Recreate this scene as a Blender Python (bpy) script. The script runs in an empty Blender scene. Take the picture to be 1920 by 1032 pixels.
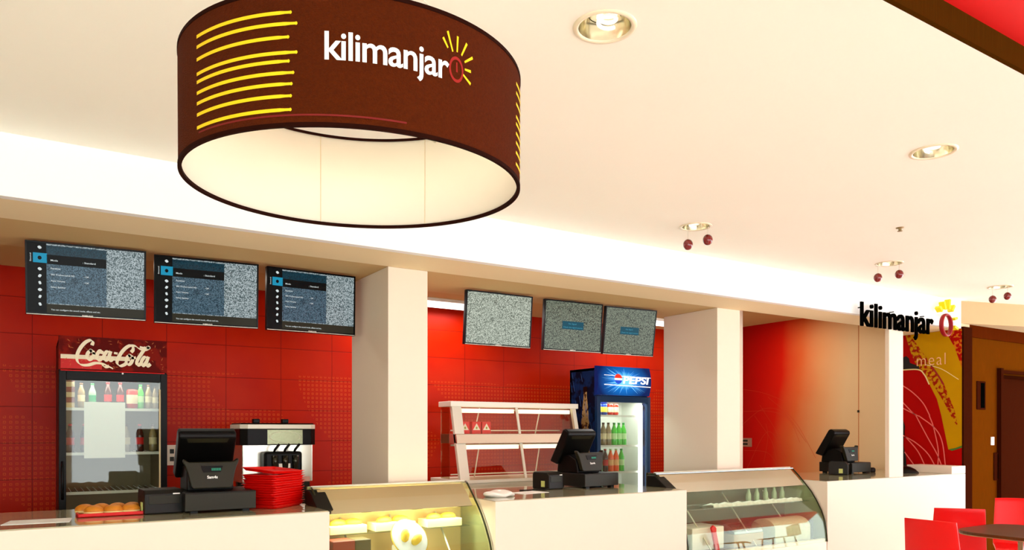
import bpy, bmesh, math, random
from mathutils import Vector, Matrix
random.seed(7)
SC = bpy.context.scene
COL = SC.collection
PI = math.pi
R = math.radians

# ------------------------------------------------------------------ camera
cam_data = bpy.data.cameras.new('camera')
cam = bpy.data.objects.new('camera', cam_data)
COL.objects.link(cam)
SC.camera = cam
cam.location = (0, 0, 1.5)
cam.rotation_euler = (R(90), 0, R(-32.5))
cam_data.sensor_width = 36
cam_data.lens = 1412 * 36 / 1920
cam_data.shift_y = 291 / 1920
cam_data.clip_start = 0.02

# ------------------------------------------------------------------ world, exposure
w = bpy.data.worlds.new('daylight')
SC.world = w
w.use_nodes = True
w.node_tree.nodes['Background'].inputs[0].default_value = (0.94, 1.0, 1.02, 1)
w.node_tree.nodes['Background'].inputs[1].default_value = 1.75
SC.view_settings.view_transform = 'Standard'
SC.view_settings.look = 'None'
SC.view_settings.exposure = 1.6
SC.view_settings.gamma = 1.0
SC.view_settings.use_curve_mapping = False


def area_light(name, loc, rot, sx, sy, power, color=(1, 1, 1)):
    l = bpy.data.lights.new(name, 'AREA')
    l.shape = 'RECTANGLE'; l.size = sx; l.size_y = sy; l.energy = power; l.color = color
    o = bpy.data.objects.new(name, l); COL.objects.link(o)
    o.location = loc; o.rotation_euler = rot
    return o


def point_light(name, loc, power, color=(1, 1, 1), radius=0.04):
    l = bpy.data.lights.new(name, 'POINT')
    l.energy = power; l.color = color; l.shadow_soft_size = radius
    o = bpy.data.objects.new(name, l); COL.objects.link(o); o.location = loc
    return o


# ------------------------------------------------------------------ materials
def srgb(r, g, b):
    f = lambda c: ((c / 255) / 12.92 if c / 255 <= 0.04045 else ((c / 255 + 0.055) / 1.055) ** 2.4)
    return (f(r), f(g), f(b), 1)


MATS = {}


def mat(name, color, rough=0.5, metal=0.0, bump=0.0, bscale=60, emit=None, estr=0.0, coat=0.0, var=0.0, vscale=8, spec=0.3, aniso=None):
    if name in MATS: return MATS[name]
    m = bpy.data.materials.new(name); m.use_nodes = True
    n = m.node_tree.nodes; l = m.node_tree.links
    p = n['Principled BSDF']
    p.inputs['Base Color'].default_value = color
    p.inputs['Roughness'].default_value = rough
    p.inputs['Metallic'].default_value = metal
    p.inputs['Coat Weight'].default_value = coat
    p.inputs['Specular IOR Level'].default_value = spec
    tc = n.new('ShaderNodeTexCoord')
    if var > 0:
        nz = n.new('ShaderNodeTexNoise'); nz.inputs['Scale'].default_value = vscale; nz.inputs['Detail'].default_value = 6
        mp = n.new('ShaderNodeMapping')
        if aniso: mp.inputs['Scale'].default_value = aniso
        l.new(tc.outputs['Object'], mp.inputs[0]); l.new(mp.outputs[0], nz.inputs['Vector'])
        mx = n.new('ShaderNodeMix'); mx.data_type = 'RGBA'
        mx.inputs[6].default_value = tuple(max(0, c * (1 - var)) for c in color[:3]) + (1,)
        mx.inputs[7].default_value = tuple(min(1, c * (1 + var)) for c in color[:3]) + (1,)
        l.new(nz.outputs['Fac'], mx.inputs[0]); l.new(mx.outputs[2], p.inputs['Base Color'])
    if bump > 0:
        nb = n.new('ShaderNodeTexNoise'); nb.inputs['Scale'].default_value = bscale; nb.inputs['Detail'].default_value = 4
        l.new(tc.outputs['Object'], nb.inputs['Vector'])
        b = n.new('ShaderNodeBump'); b.inputs['Strength'].default_value = bump; b.inputs['Distance'].default_value = 0.01
        l.new(nb.outputs['Fac'], b.inputs['Height']); l.new(b.outputs[0], p.inputs['Normal'])
    if emit:
        p.inputs['Emission Color'].default_value = emit; p.inputs['Emission Strength'].default_value = estr
    MATS[name] = m
    return m


def glass(name, tint=(1, 1, 1, 1), gloss=0.12, rough=0.02, fk=0.3):
    if name in MATS: return MATS[name]
    m = bpy.data.materials.new(name); m.use_nodes = True
    n = m.node_tree.nodes; l = m.node_tree.links
    n.remove(n['Principled BSDF'])
    t = n.new('ShaderNodeBsdfTransparent'); t.inputs[0].default_value = tint
    g = n.new('ShaderNodeBsdfGlossy'); g.inputs['Roughness'].default_value = rough
    lw = n.new('ShaderNodeLayerWeight'); lw.inputs['Blend'].default_value = 0.25
    mt = n.new('ShaderNodeMath'); mt.operation = 'MULTIPLY_ADD'; mt.inputs[1].default_value = fk; mt.inputs[2].default_value = gloss
    mt.use_clamp = True
    l.new(lw.outputs['Fresnel'], mt.inputs[0])
    mx = n.new('ShaderNodeMixShader')
    l.new(mt.outputs[0], mx.inputs[0]); l.new(t.outputs[0], mx.inputs[1]); l.new(g.outputs[0], mx.inputs[2])
    l.new(mx.outputs[0], n['Material Output'].inputs[0])
    MATS[name] = m
    return m


CREAM = srgb(238, 222, 188)
M_CEIL = mat('ceiling plaster', srgb(254, 251, 236), 0.85, spec=0.2, bump=0.06, bscale=30, var=0.02, vscale=1.2)
M_FASCIA = mat('white fascia paint', srgb(252, 252, 250), 0.6)
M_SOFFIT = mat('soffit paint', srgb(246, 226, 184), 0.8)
M_BEAM = mat('darker inner soffit', srgb(212, 180, 126), 0.8)  # inner soffit a darker tan than the front soffit
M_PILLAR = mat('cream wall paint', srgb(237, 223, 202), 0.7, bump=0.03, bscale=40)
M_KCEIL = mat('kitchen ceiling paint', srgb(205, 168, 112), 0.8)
M_COUNTER = mat('cream counter laminate', srgb(236, 221, 202), 0.5, spec=0.2)
M_STONE = mat('polished grey stone', srgb(176, 172, 140), 0.1, var=0.2, vscale=40, coat=0.5, spec=0.6)
M_STEEL = mat('brushed steel', srgb(222, 220, 204), 0.25, 0.85, var=0.06, vscale=6, aniso=(1, 40, 40))
M_STEELL = mat('pale satin metal', srgb(236, 232, 214), 0.4, 0.15)
M_CHROME = mat('chrome', srgb(230, 230, 230), 0.05, 1.0)
M_BLACK = mat('black plastic', srgb(5, 4, 3), 0.38, spec=0.15)
M_BLACKM = mat('matt black plastic', srgb(14, 12, 6), 0.5, spec=0.3, bump=0.05, bscale=300)
M_SIGN = mat('black letter board', srgb(4, 4, 3), .6, spec=0)
M_DKGREY = mat('dark olive grey plastic', srgb(31, 29, 12), 0.45, spec=0.25, bump=0.04, bscale=300)
M_WHITE = mat('white paint print', srgb(250, 250, 245), 0.6)
M_YELLOW = mat('yellow print', srgb(250, 205, 10), 0.6)
M_REDPRINT = mat('dark red print', srgb(150, 18, 6), 0.6)
M_FABRIC = mat('dark brown lamp fabric', srgb(76, 26, 0), 0.95, bump=0.5, bscale=260, var=0.3, vscale=120, spec=0.1)
M_LINING = mat('white lamp lining', srgb(250, 240, 220), 0.85)
M_RIM = mat('dark lamp trim', srgb(34, 8, 2), 0.8, spec=0.05)
M_REDBALL = mat('dark red glass ball', srgb(120, 8, 6), 0.08, coat=1.0)
M_REDPLASTIC = mat('red chair plastic', srgb(226, 4, 4), 0.35, spec=0.3)
M_TRAY = mat('red tray plastic', srgb(222, 8, 4), 0.35, spec=0.3)
M_BREAD = mat('golden bread crust', srgb(214, 132, 34), 0.5, var=0.25, vscale=25, bump=0.2, bscale=60)
M_PASTRY = mat('yellow pastry', srgb(242, 196, 60), 0.55, var=0.3, vscale=30, bump=0.3, bscale=50)
M_TABLE = mat('brown table veneer', srgb(84, 50, 14), 0.35, var=0.3, vscale=12, aniso=(1, 8, 1), spec=0.3)


def wood_mat(name, color, var=0.3):
    return mat(name, color, 0.6, spec=0.0, var=var, vscale=10, aniso=(14, 14, 0.6), bump=0.03, bscale=30)


M_WOOD = wood_mat('walnut wall panelling', srgb(92, 46, 4))
M_WOODD = wood_mat('dark wood trim', srgb(52, 18, 6), 0.15)
M_WOODM = wood_mat('brown ceiling trim wood', srgb(70, 40, 6))


def floor_mat():
    m = bpy.data.materials.new('pale floor tile'); m.use_nodes = True
    n = m.node_tree.nodes; l = m.node_tree.links; p = n['Principled BSDF']
    tc = n.new('ShaderNodeTexCoord'); b = n.new('ShaderNodeTexBrick')
    b.offset = 0; b.inputs['Scale'].default_value = 1
    b.inputs['Brick Width'].default_value = 0.6; b.inputs['Row Height'].default_value = 0.6
    b.inputs['Mortar Size'].default_value = 0.004
    b.inputs['Color1'].default_value = srgb(250, 246, 236); b.inputs['Color2'].default_value = srgb(247, 242, 230)
    b.inputs['Mortar'].default_value = srgb(170, 155, 125)
    l.new(tc.outputs['Object'], b.inputs[0]); l.new(b.outputs[0], p.inputs['Base Color'])
    p.inputs['Roughness'].default_value = 0.25
    return m


def red_tile_mat():
    m = bpy.data.materials.new('embossed red wall tile'); m.use_nodes = True
    n = m.node_tree.nodes; l = m.node_tree.links; p = n['Principled BSDF']
    tc = n.new('ShaderNodeTexCoord')
    sp = n.new('ShaderNodeSeparateXYZ'); l.new(tc.outputs['Object'], sp.inputs[0])
    cb = n.new('ShaderNodeCombineXYZ')
    l.new(sp.outputs['X'], cb.inputs['X']); l.new(sp.outputs['Z'], cb.inputs['Y'])
    b = n.new('ShaderNodeTexBrick'); b.offset = 0
    b.inputs['Scale'].default_value = 1
    b.inputs['Brick Width'].default_value = 0.475; b.inputs['Row Height'].default_value = 0.28
    b.inputs['Mortar Size'].default_value = 0.003; b.inputs['Mortar Smooth'].default_value = 0.3
    b.inputs['Color1'].default_value = (1, 1, 1, 1); b.inputs['Color2'].default_value = (0, 0, 0, 1)
    b.inputs['Mortar'].default_value = (0.5, 0.5, 0.5, 1)
    l.new(cb.outputs[0], b.inputs[0])
    # dots
    def math_(op, a, bb=None):
        k = n.new('ShaderNodeMath'); k.operation = op
        for i, v in enumerate((a, bb)):
            if v is None: continue
            if isinstance(v, (int, float)): k.inputs[i].default_value = v
            else: l.new(v, k.inputs[i])
        return k.outputs[0]
    def cell(o): return math_('ABSOLUTE', math_('SUBTRACT', math_('FRACT', math_('MULTIPLY', o, 1 / 0.0395)), 0.5))
    d = math_('MAXIMUM', cell(sp.outputs['X']), cell(sp.outputs['Z']))
    sq = math_('LESS_THAN', d, 0.24)
    inner = math_('LESS_THAN', d, 0.12)
    ring = math_('SUBTRACT', sq, inner)
    # bands of patterned tiles
    nz = n.new('ShaderNodeTexNoise'); nz.inputs['Scale'].default_value = 1.3; nz.inputs['Detail'].default_value = 1
    l.new(cb.outputs[0], nz.inputs['Vector'])
    msk = math_('GREATER_THAN', nz.outputs['Fac'], 0.47)
    zlow = math_('LESS_THAN', sp.outputs['Z'], 2.0)
    msk = math_('MULTIPLY', msk, zlow)
    dots = math_('MULTIPLY', ring, msk)
    nv = n.new('ShaderNodeTexNoise'); nv.inputs['Scale'].default_value = 3; nv.inputs['Detail'].default_value = 5
    l.new(tc.outputs['Object'], nv.inputs['Vector'])
    c1 = n.new('ShaderNodeMix'); c1.data_type = 'RGBA'
    c1.inputs[6].default_value = srgb(160, 12, 0); c1.inputs[7].default_value = srgb(188, 38, 0)
    l.new(nv.outputs['Fac'], c1.inputs[0])
    c2 = n.new('ShaderNodeMix'); c2.data_type = 'RGBA'
    c2.inputs[7].default_value = srgb(214, 84, 22)
    l.new(math_('MULTIPLY', dots, 0.55), c2.inputs[0]); l.new(c1.outputs[2], c2.inputs[6])
    c3 = n.new('ShaderNodeMix'); c3.data_type = 'RGBA'
    c3.inputs[7].default_value = srgb(96, 10, 2)
    l.new(math_('MULTIPLY', b.outputs['Fac'], 0.8), c3.inputs[0]); l.new(c2.outputs[2], c3.inputs[6])
    l.new(c3.outputs[2], p.inputs['Base Color'])
    bp = n.new('ShaderNodeBump'); bp.inputs['Strength'].default_value = 0.4; bp.inputs['Distance'].default_value = 0.004
    l.new(math_('SUBTRACT', dots, b.outputs['Fac']), bp.inputs['Height']); l.new(bp.outputs[0], p.inputs['Normal'])
    p.inputs['Roughness'].default_value = 0.35; p.inputs['Specular IOR Level'].default_value = 0.08
    return m


# ------------------------------------------------------------------ mesh helpers
class MB:
    def __init__(s): s.v = []; s.f = []; s.mi = []; s.cur = 0

    def add(s, vs, fs):
        o = len(s.v); s.v += [tuple(v) for v in vs]
        for f in fs: s.f.append([i + o for i in f]); s.mi.append(s.cur)
        return s

    def box(s, x0, x1, y0, y1, z0, z1):
        v = [(x, y, z) for x in (x0, x1) for y in (y0, y1) for z in (z0, z1)]
        return s.add(v, [(0, 1, 3, 2), (4, 6, 7, 5), (0, 4, 5, 1), (2, 3, 7, 6), (0, 2, 6, 4), (1, 5, 7, 3)])

    def prism(s, poly, axis, a, b):
        """poly in the two other axes (order x,y,z without axis), swept from a to b."""
        def P(u, v, t):
            return {'x': (t, u, v), 'y': (u, t, v), 'z': (u, v, t)}[axis]
        n = len(poly)
        v = [P(u, w_, a) for u, w_ in poly] + [P(u, w_, b) for u, w_ in poly]
        f = [list(range(n))[::-1], list(range(n, 2 * n))] + [[i, (i + 1) % n, (i + 1) % n + n, i + n] for i in range(n)]
        return s.add(v, f)

    def tube(s, pts, r, n=10, closed=False, rs=None):
        pts = [Vector(p) for p in pts]; m = len(pts); vs = []
        prev = None
        for i, p in enumerate(pts):
            if closed: t = pts[(i + 1) % m] - pts[i - 1]
            else: t = pts[min(i + 1, m - 1)] - pts[max(i - 1, 0)]
            t.normalize()
            a = prev if prev is not None else (Vector((0, 0, 1)) if abs(t.z) < .9 else Vector((1, 0, 0)))
            u = (a - t * a.dot(t)); u.normalize(); prev = u
            w_ = t.cross(u); rr = rs[i] if rs else r
            for k in range(n):
                q = 2 * PI * k / n
                vs.append(p + (u * math.cos(q) + w_ * math.sin(q)) * rr)
        fs = []
        for i in range(m if closed else m - 1):
            j = (i + 1) % m
            for k in range(n):
                fs.append([i * n + k, i * n + (k + 1) % n, j * n + (k + 1) % n, j * n + k])
        if not closed: fs += [list(range(n))[::-1], [(m - 1) * n + k for k in range(n)]]
        return s.add(vs, fs)

    def lathe(s, prof, c=(0, 0, 0), n=24, cap=True):
        vs = []
        for r, z in prof:
            for k in range(n):
                q = 2 * PI * k / n
                vs.append((c[0] + r * math.cos(q), c[1] + r * math.sin(q), c[2] + z))
        fs = [[i * n + k, i * n + (k + 1) % n, (i + 1) * n + (k + 1) % n, (i + 1) * n + k] for i in range(len(prof) - 1) for k in range(n)]
        if cap: fs += [list(range(n))[::-1], [(len(prof) - 1) * n + k for k in range(n)]]
        return s.add(vs, fs)

    def ball(s, c, rx, ry=None, rz=None, n=16):
        ry = ry or rx; rz = rz or rx
        prof = [(max(1e-4, math.sin(PI * i / n)), -math.cos(PI * i / n)) for i in range(n + 1)]
        o = len(s.v); s.lathe(prof, (0, 0, 0), n * 2, cap=False)
        for i in range(o, len(s.v)):
            x, y, z = s.v[i]; s.v[i] = (c[0] + x * rx, c[1] + y * ry, c[2] + z * rz)
        return s

    def xf(s, fn): s.v = [tuple(fn(Vector(v))) for v in s.v]; return s

    def build(s, name, m, parent=None, bevel=0, smooth=False, seg=2, flip=True):
        me = bpy.data.meshes.new(name); me.from_pydata(s.v, [], s.f)
        ms = m if isinstance(m, (list, tuple)) else [m]
        for q in ms: me.materials.append(q)
        for i, p in enumerate(me.polygons): p.material_index = s.mi[i]; p.use_smooth = smooth
        if flip:
            bm = bmesh.new(); bm.from_mesh(me); bmesh.ops.recalc_face_normals(bm, faces=bm.faces); bm.to_mesh(me); bm.free()
        o = bpy.data.objects.new(name, me); COL.objects.link(o)
        if parent: o.parent = parent
        if bevel:
            b = o.modifiers.new('bevel', 'BEVEL'); b.width = bevel; b.segments = seg; b.limit_method = 'ANGLE'; b.angle_limit = R(35)
        return o


def tag(o, label, cat, group=None, kind=None):
    o['label'] = label; o['category'] = cat
    if group: o['group'] = group
    if kind: o['kind'] = kind
    return o


def thing(name, label, cat, loc=(0, 0, 0), rotz=0, group=None):
    o = bpy.data.objects.new(name, None); COL.objects.link(o)
    o.empty_display_size = 0.1
    o.location = loc; o.rotation_euler = (0, 0, rotz)
    return tag(o, label, cat, group)


def struct(o): o['kind'] = 'structure'; return o


def dup(root, loc, rotz, label, group=None, name=None):
    r = root.copy(); COL.objects.link(r); r.location = loc; r.rotation_euler = (0, 0, rotz); r['label'] = label
    if group: r['group'] = group
    for ch in list(root.children):
        c = ch.copy(); COL.objects.link(c); c.parent = r
        for g in ch.children:
            d = g.copy(); COL.objects.link(d); d.parent = c
    return r


# perspective constants used to look up places on the walls from survey readings
TH = R(32.5); F0 = 1412.0; H0 = 807.0


def ray(px, py):
    a = (px - 960) / F0
    return Vector((math.sin(TH) + math.cos(TH) * a, math.cos(TH) - math.sin(TH) * a, (H0 - py) / F0))


def onX(px, py, X): r = ray(px, py); t = X / r.x; return Vector((X, r.y * t, 1.5 + r.z * t))


def onY(px, py, Y): r = ray(px, py); t = Y / r.y; return Vector((r.x * t, Y, 1.5 + r.z * t))


def onZ(px, py, Z): r = ray(px, py); t = (Z - 1.5) / r.z; return Vector((r.x * t, r.y * t, Z))


_text_cache = {}


def text_geo(s, bold=0.0, extrude=0.0, shear=0.0, spacing=1.0):
    key = (s, bold, extrude, shear, spacing)
    if key in _text_cache: return _text_cache[key]
    cu = bpy.data.curves.new('t', 'FONT'); cu.body = s; cu.offset = bold; cu.extrude = extrude; cu.shear = shear
    cu.space_character = spacing; cu.resolution_u = 4
    o = bpy.data.objects.new('t', cu); COL.objects.link(o)
    dg = bpy.context.evaluated_depsgraph_get(); dg.update()
    me = o.evaluated_get(dg).to_mesh()
    vs = [v.co.copy() for v in me.vertices]; fs = [list(p.vertices) for p in me.polygons]
    o.evaluated_get(dg).to_mesh_clear()
    bpy.data.objects.remove(o); bpy.data.curves.remove(cu)
    x0 = min(v.x for v in vs); x1 = max(v.x for v in vs)
    _text_cache[key] = (vs, fs, x0, x1)
    return _text_cache[key]


def text_mb(mb, s, org, ux, uz, width, height, bold=0.0, depth=0.0, shear=0.0, un=None, spacing=1.0):
    """lay the text with its baseline start at org; width in metres; height = cap height (0.73 em)."""
    vs, fs, x0, x1 = text_geo(s, bold, 0.5 if depth else 0.0, shear, spacing)
    ux = Vector(ux); uz = Vector(uz); org = Vector(org); un = Vector(un) if un else ux.cross(uz)
    sx = width / (x1 - x0); sz = height / 0.73
    mb.add([org + ux * ((v.x - x0) * sx) + uz * (v.y * sz) + un * (v.z * depth) for v in vs], fs)
    return mb


def ribbon(mb, pts, wfun, org, ux, uz, steps=10):
    """smooth flat stroke through 2-D points (Catmull-Rom), width by direction."""
    P = [Vector((p[0], p[1])) for p in pts]; P = [P[0] * 2 - P[1]] + P + [P[-1] * 2 - P[-2]]
    c = []
    for i in range(1, len(P) - 2):
        for k in range(steps):
            t = k / steps
            a, b, d, e = P[i - 1], P[i], P[i + 1], P[i + 2]
            c.append(0.5 * ((2 * b) + (-a + d) * t + (2 * a - 5 * b + 4 * d - e) * t * t + (-a + 3 * b - 3 * d + e) * t ** 3))
    c.append(P[-2].copy())
    vs = []; org = Vector(org); ux = Vector(ux); uz = Vector(uz); n = len(c)
    for i, p in enumerate(c):
        t = (c[min(i + 1, n - 1)] - c[max(i - 1, 0)])
        if t.length < 1e-9: t = Vector((1, 0))
        t.normalize(); nn = Vector((-t.y, t.x)); h = wfun(t, i / (n - 1)) / 2
        for sg in (1, -1):
            q = p + nn * h * sg; vs.append(org + ux * q.x + uz * q.y)
    mb.add(vs, [[2 * i, 2 * i + 1, 2 * i + 3, 2 * i + 2] for i in range(n - 1)])


# ================================================================== SETTING
XR = 9.09; YF = 4.57; YP = 5.05; YK = 4.52; YW = 6.88
struct(MB().box(-7, 13, -4, 9, -0.1, 0).build('floor', floor_mat()))
ceil = MB()
ceil.prism([(-7, -4), (1.9, -4), (1.9, 1.52), (13, 1.52), (13, YF), (-7, YF)], 'z', 3.0, 3.2)
ceil_o = struct(ceil.build('ceiling', M_CEIL))
# openings for the recessed downlights
DL = [(1.795, 2.176), (4.09, 2.20), (4.12, 3.95), (6.50, 3.89), (8.54, 3.90)]
cut = MB()
for x, y in DL: cut.lathe([(0.1, 2.9), (0.1, 3.4)], (x, y, 0), 32)
cut_o = cut.build('cutter', M_CEIL)
bo = ceil_o.modifiers.new('holes', 'BOOLEAN'); bo.object = cut_o; bo.operation = 'DIFFERENCE'; bo.solver = 'EXACT'
dg = bpy.context.evaluated_depsgraph_get(); dg.update()
nm = bpy.data.meshes.new_from_object(ceil_o.evaluated_get(dg))
ceil_o.modifiers.clear(); ceil_o.data = nm
bpy.data.objects.remove(cut_o)
M_REDCEIL = mat('red ceiling paint', srgb(226, 14, 10), 0.6)
struct(MB().box(1.9, 13, -4, 1.50, 3.10, 3.2).build('ceiling_red', M_REDCEIL))
struct(MB().box(1.88, 13, 1.50, 1.52, 3.0, 3.10).box(1.88, 1.9, -4, 1.50, 3.0, 3.10).build('trim_1', M_WOODM))
struct(MB().box(-7, 13, 4.8, 9, 3.2, 3.3).build('ceiling_back', M_CEIL))

struct(MB().box(-7, XR, YF, YF + 0.06, 2.68, 3.0).build('trim_2', M_FASCIA))                    # white fascia
struct(MB().box(-7, XR, YF + 0.06, YP, 2.68, 3.2).prism([(8.36, YP), (XR, YP), (XR, 5.45)], 'z', 2.68, 3.2).build('ceiling_soffit', M_SOFFIT))
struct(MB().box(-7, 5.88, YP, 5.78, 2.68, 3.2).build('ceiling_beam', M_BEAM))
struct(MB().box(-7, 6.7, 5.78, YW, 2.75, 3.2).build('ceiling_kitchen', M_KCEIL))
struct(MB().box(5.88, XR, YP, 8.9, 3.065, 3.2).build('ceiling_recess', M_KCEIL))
for i, (x0, x1, y0, y1, zt) in enumerate([(2.16, 2.475, YP, 5.78, 2.68), (5.56, 5.88, YP, 5.78, 2.68), (7.56, 7.82, YK + 0.004, YK + 0.05, 2.68)]):
    struct(MB().box(x0, x1, y0, y1, 1.003 if i == 2 else 0, zt).build('pillar', M_PILLAR, bevel=0.004))
M_REDTILE = red_tile_mat()
struct(MB().box(-7, 6.7, YW, YW + 0.15, 0, 3.2).build('wall_back', M_REDTILE))
struct(MB().box(6.7, 6.8, 5.8, 8.9, 0, 3.2).box(6.7, 9.3, 8.8, 8.9, 0, 3.2).build('wall_recess', M_PILLAR))
struct(MB().box(-7.1, -7, -4, 7, 0, 3.2).build('wall_left', M_PILLAR))


wf = MB().box(-7, 13, -4.15, -4.0, 0, 0.45).box(-7, 13, -4.15, -4.0, 2.75, 3.2)  # unseen wall behind the camera, added to limit daylight and darken glass reflections
for k in range(9): wf.box(-7 + 2.5 * k - .12, -7 + 2.5 * k + .12, -4.15, -4.0, 0.45, 2.75)
struct(wf.build('wall_front_unseen', M_PILLAR))


# right side wall: colour running from cream (front) to red (rear)
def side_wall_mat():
    m = bpy.data.materials.new('red to cream wall gradient'); m.use_nodes = True
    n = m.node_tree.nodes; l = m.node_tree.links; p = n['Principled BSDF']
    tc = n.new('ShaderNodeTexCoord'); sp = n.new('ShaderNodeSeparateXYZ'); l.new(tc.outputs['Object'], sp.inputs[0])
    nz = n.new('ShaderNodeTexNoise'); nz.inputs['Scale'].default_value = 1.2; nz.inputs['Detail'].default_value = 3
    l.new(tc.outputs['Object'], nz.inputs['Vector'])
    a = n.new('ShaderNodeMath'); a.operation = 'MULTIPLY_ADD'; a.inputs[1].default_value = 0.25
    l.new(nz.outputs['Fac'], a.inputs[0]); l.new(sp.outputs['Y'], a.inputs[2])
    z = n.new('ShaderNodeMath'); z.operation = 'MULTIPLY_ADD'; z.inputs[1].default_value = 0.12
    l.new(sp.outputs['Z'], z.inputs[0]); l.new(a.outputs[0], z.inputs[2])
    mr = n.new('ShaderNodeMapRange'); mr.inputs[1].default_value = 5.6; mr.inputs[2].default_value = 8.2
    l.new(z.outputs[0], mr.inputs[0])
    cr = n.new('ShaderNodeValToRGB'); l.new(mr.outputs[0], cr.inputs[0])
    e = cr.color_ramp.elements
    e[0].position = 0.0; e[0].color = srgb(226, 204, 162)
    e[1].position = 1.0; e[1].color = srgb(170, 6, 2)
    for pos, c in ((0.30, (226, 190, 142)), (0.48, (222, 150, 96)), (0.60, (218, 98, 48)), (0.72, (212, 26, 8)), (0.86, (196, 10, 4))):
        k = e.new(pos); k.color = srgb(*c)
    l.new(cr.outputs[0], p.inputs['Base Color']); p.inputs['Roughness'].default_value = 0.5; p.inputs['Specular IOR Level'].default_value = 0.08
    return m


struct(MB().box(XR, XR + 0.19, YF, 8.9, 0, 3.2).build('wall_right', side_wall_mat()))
struct(MB().box(XR, XR + 0.19, YF - 0.03, YF, 0, 2.70).build('trim_3', M_WOODD))
# wood panelled wall beyond
wp = MB().box(XR + 0.19, 10.05, YF + 0.03, YF + 0.2, 0, 2.74).box(10.05, 13, YF + 0.03, YF + 0.2, 2.20, 2.74)
struct(wp.build('wall_panelled', M_WOOD))
struct(MB().box(XR + 0.19, 13, YF + 0.005, YF + 0.03, 2.60, 2.74).build('trim_4', wood_mat('red brown cornice wood', srgb(78, 28, 4))))
struct(MB().box(10.05, 13, YF + 0.16, YF + 0.2, 0, 2.2).box(10.35, 13, YF + 0.12, YF + 0.16, 0, 2.15).build('door_1', M_WOODD))
struct(MB().box(9.99, 10.05, YF - 0.02, YF + 0.03, 0, 2.26).box(10.05, 13, YF - 0.005, YF + 0.03, 2.2, 2.24).build('trim_5', M_WOODD))
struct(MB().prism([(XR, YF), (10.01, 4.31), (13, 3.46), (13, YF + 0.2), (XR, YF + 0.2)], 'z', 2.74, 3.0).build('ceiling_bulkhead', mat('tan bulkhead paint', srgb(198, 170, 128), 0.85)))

# thin seam between the wall sheets and printed arcs
M_ARC = mat('pale orange line print', srgb(212, 62, 26), 0.6)
M_ARCP = mat('pink line print', srgb(236, 110, 100), 0.6)


def wall_line(mb, pts, wd, off=0.002):
    q = [onX(px, py, XR) for px, py in pts]
    ribbon(mb, [(v.y, v.z) for v in q], lambda t, s: wd, (XR - off, 0, 0), (0, 1, 0), (0, 0, 1), 12)


sd = thing('wall_seam', 'thin vertical joint with small catch on the cream side wall behind the far till', 'seam', (XR, onX(1610, 700, XR).y, 0.9))
yy = onX(1610, 700, XR).y
MB().box(-0.004, 0.0, -0.004, 0.004, 0.0, 2.165).build('joint_strip', mat('tan joint', srgb(196, 120, 70), 0.6), sd)
MB().box(-0.012, -0.003, -0.012, 0.012, 0.83, 0.86).build('catch', M_DKGREY, sd)
al = thing('line_print', 'faint orange curved lines printed on the red part of the side wall', 'wall print', (0, 0, 0))
lines = [[(1390, 730), (1430, 737), (1470, 752)], [(1395, 772), (1445, 772), (1480, 788), (1500, 830)], [(1388, 800), (1430, 768), (1470, 775), (1512, 830)],
         [(1432, 870), (1440, 820), (1436, 795)], [(1400, 880), (1440, 810), (1475, 860)], [(1415, 780), (1448, 830), (1458, 880)], [(1425, 760), (1460, 820), (1466, 880)],
         [(1440, 745), (1490, 790), (1530, 860)], [(1395, 845), (1440, 850), (1462, 885)]]
mb = MB()
for q in lines: wall_line(mb, q, 0.004)
mb.build('curved_line_set', M_ARC, al, flip=False)


# ================================================================== MURAL
def mural_poly(pts, off):
    v = [onX(px, py, XR - off) for px, py in pts]
    return MB().add(v, [list(range(len(v)))])


def speckle(name, c1, c2, scale=60, thr=0.5):
    m = bpy.data.materials.new(name); m.use_nodes = True
    n = m.node_tree.nodes; l = m.node_tree.links; p = n['Principled BSDF']
    tc = n.new('ShaderNodeTexCoord'); nz = n.new('ShaderNodeTexNoise'); nz.inputs['Scale'].default_value = scale; nz.inputs['Detail'].default_value = 3
    l.new(tc.outputs['Object'], nz.inputs['Vector'])
    cr = n.new('ShaderNodeValToRGB'); e = cr.color_ramp.elements
    e[0].position = thr - 0.04; e[0].color = c1; e[1].position = thr + 0.04; e[1].color = c2
    l.new(nz.outputs['Fac'], cr.inputs[0]); l.new(cr.outputs[0], p.inputs['Base Color']); p.inputs['Roughness'].default_value = 0.5; p.inputs['Specular IOR Level'].default_value = 0.06
    return m


mu = thing('wall_mural', 'red and olive printed mural reading meal on the side wall behind the end counter', 'mural', (0, 0, 0))
M_MRED = mat('mural red', srgb(168, 4, 2), 0.5, var=0.1, vscale=3, spec=0.05)
M_OLIVE = mat('mural olive', srgb(190, 142, 2), 0.5, var=0.12, vscale=4, spec=0.05)
mural_poly([(1680, 631.3), (1803.4, 616.4), (1803.4, 920), (1680, 920)], 0.001).build('red_field', M_MRED, mu, flip=False)
mural_poly([(1704, 629), (1772, 620.6), (1803.4, 664), (1803.4, 838), (1778, 843), (1771, 809), (1765, 780), (1756.7, 749), (1742.8, 721), (1733, 702), (1726, 680), (1716, 650)], 0.003).build('olive_field', M_OLIVE, mu, flip=False)
mural_poly([(1698, 630), (1706, 628.8), (1722, 650), (1746, 684), (1768, 716), (1790, 770), (1796, 800), (1788, 790), (1770, 755), (1750, 722), (1734, 704), (1720, 690), (1708, 662)], 0.004).build('speckled_band', speckle('olive red speckle', srgb(150, 30, 4), srgb(192, 140, 8), 22), mu, flip=False)
mural_poly([(1772, 620.6), (1803.4, 616.4), (1803.4, 690), (1790, 652)], 0.004).build('orange_speckle_patch', speckle('orange red speckle', srgb(168, 10, 4), srgb(206, 116, 20), 26, 0.55), mu, flip=False)
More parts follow.
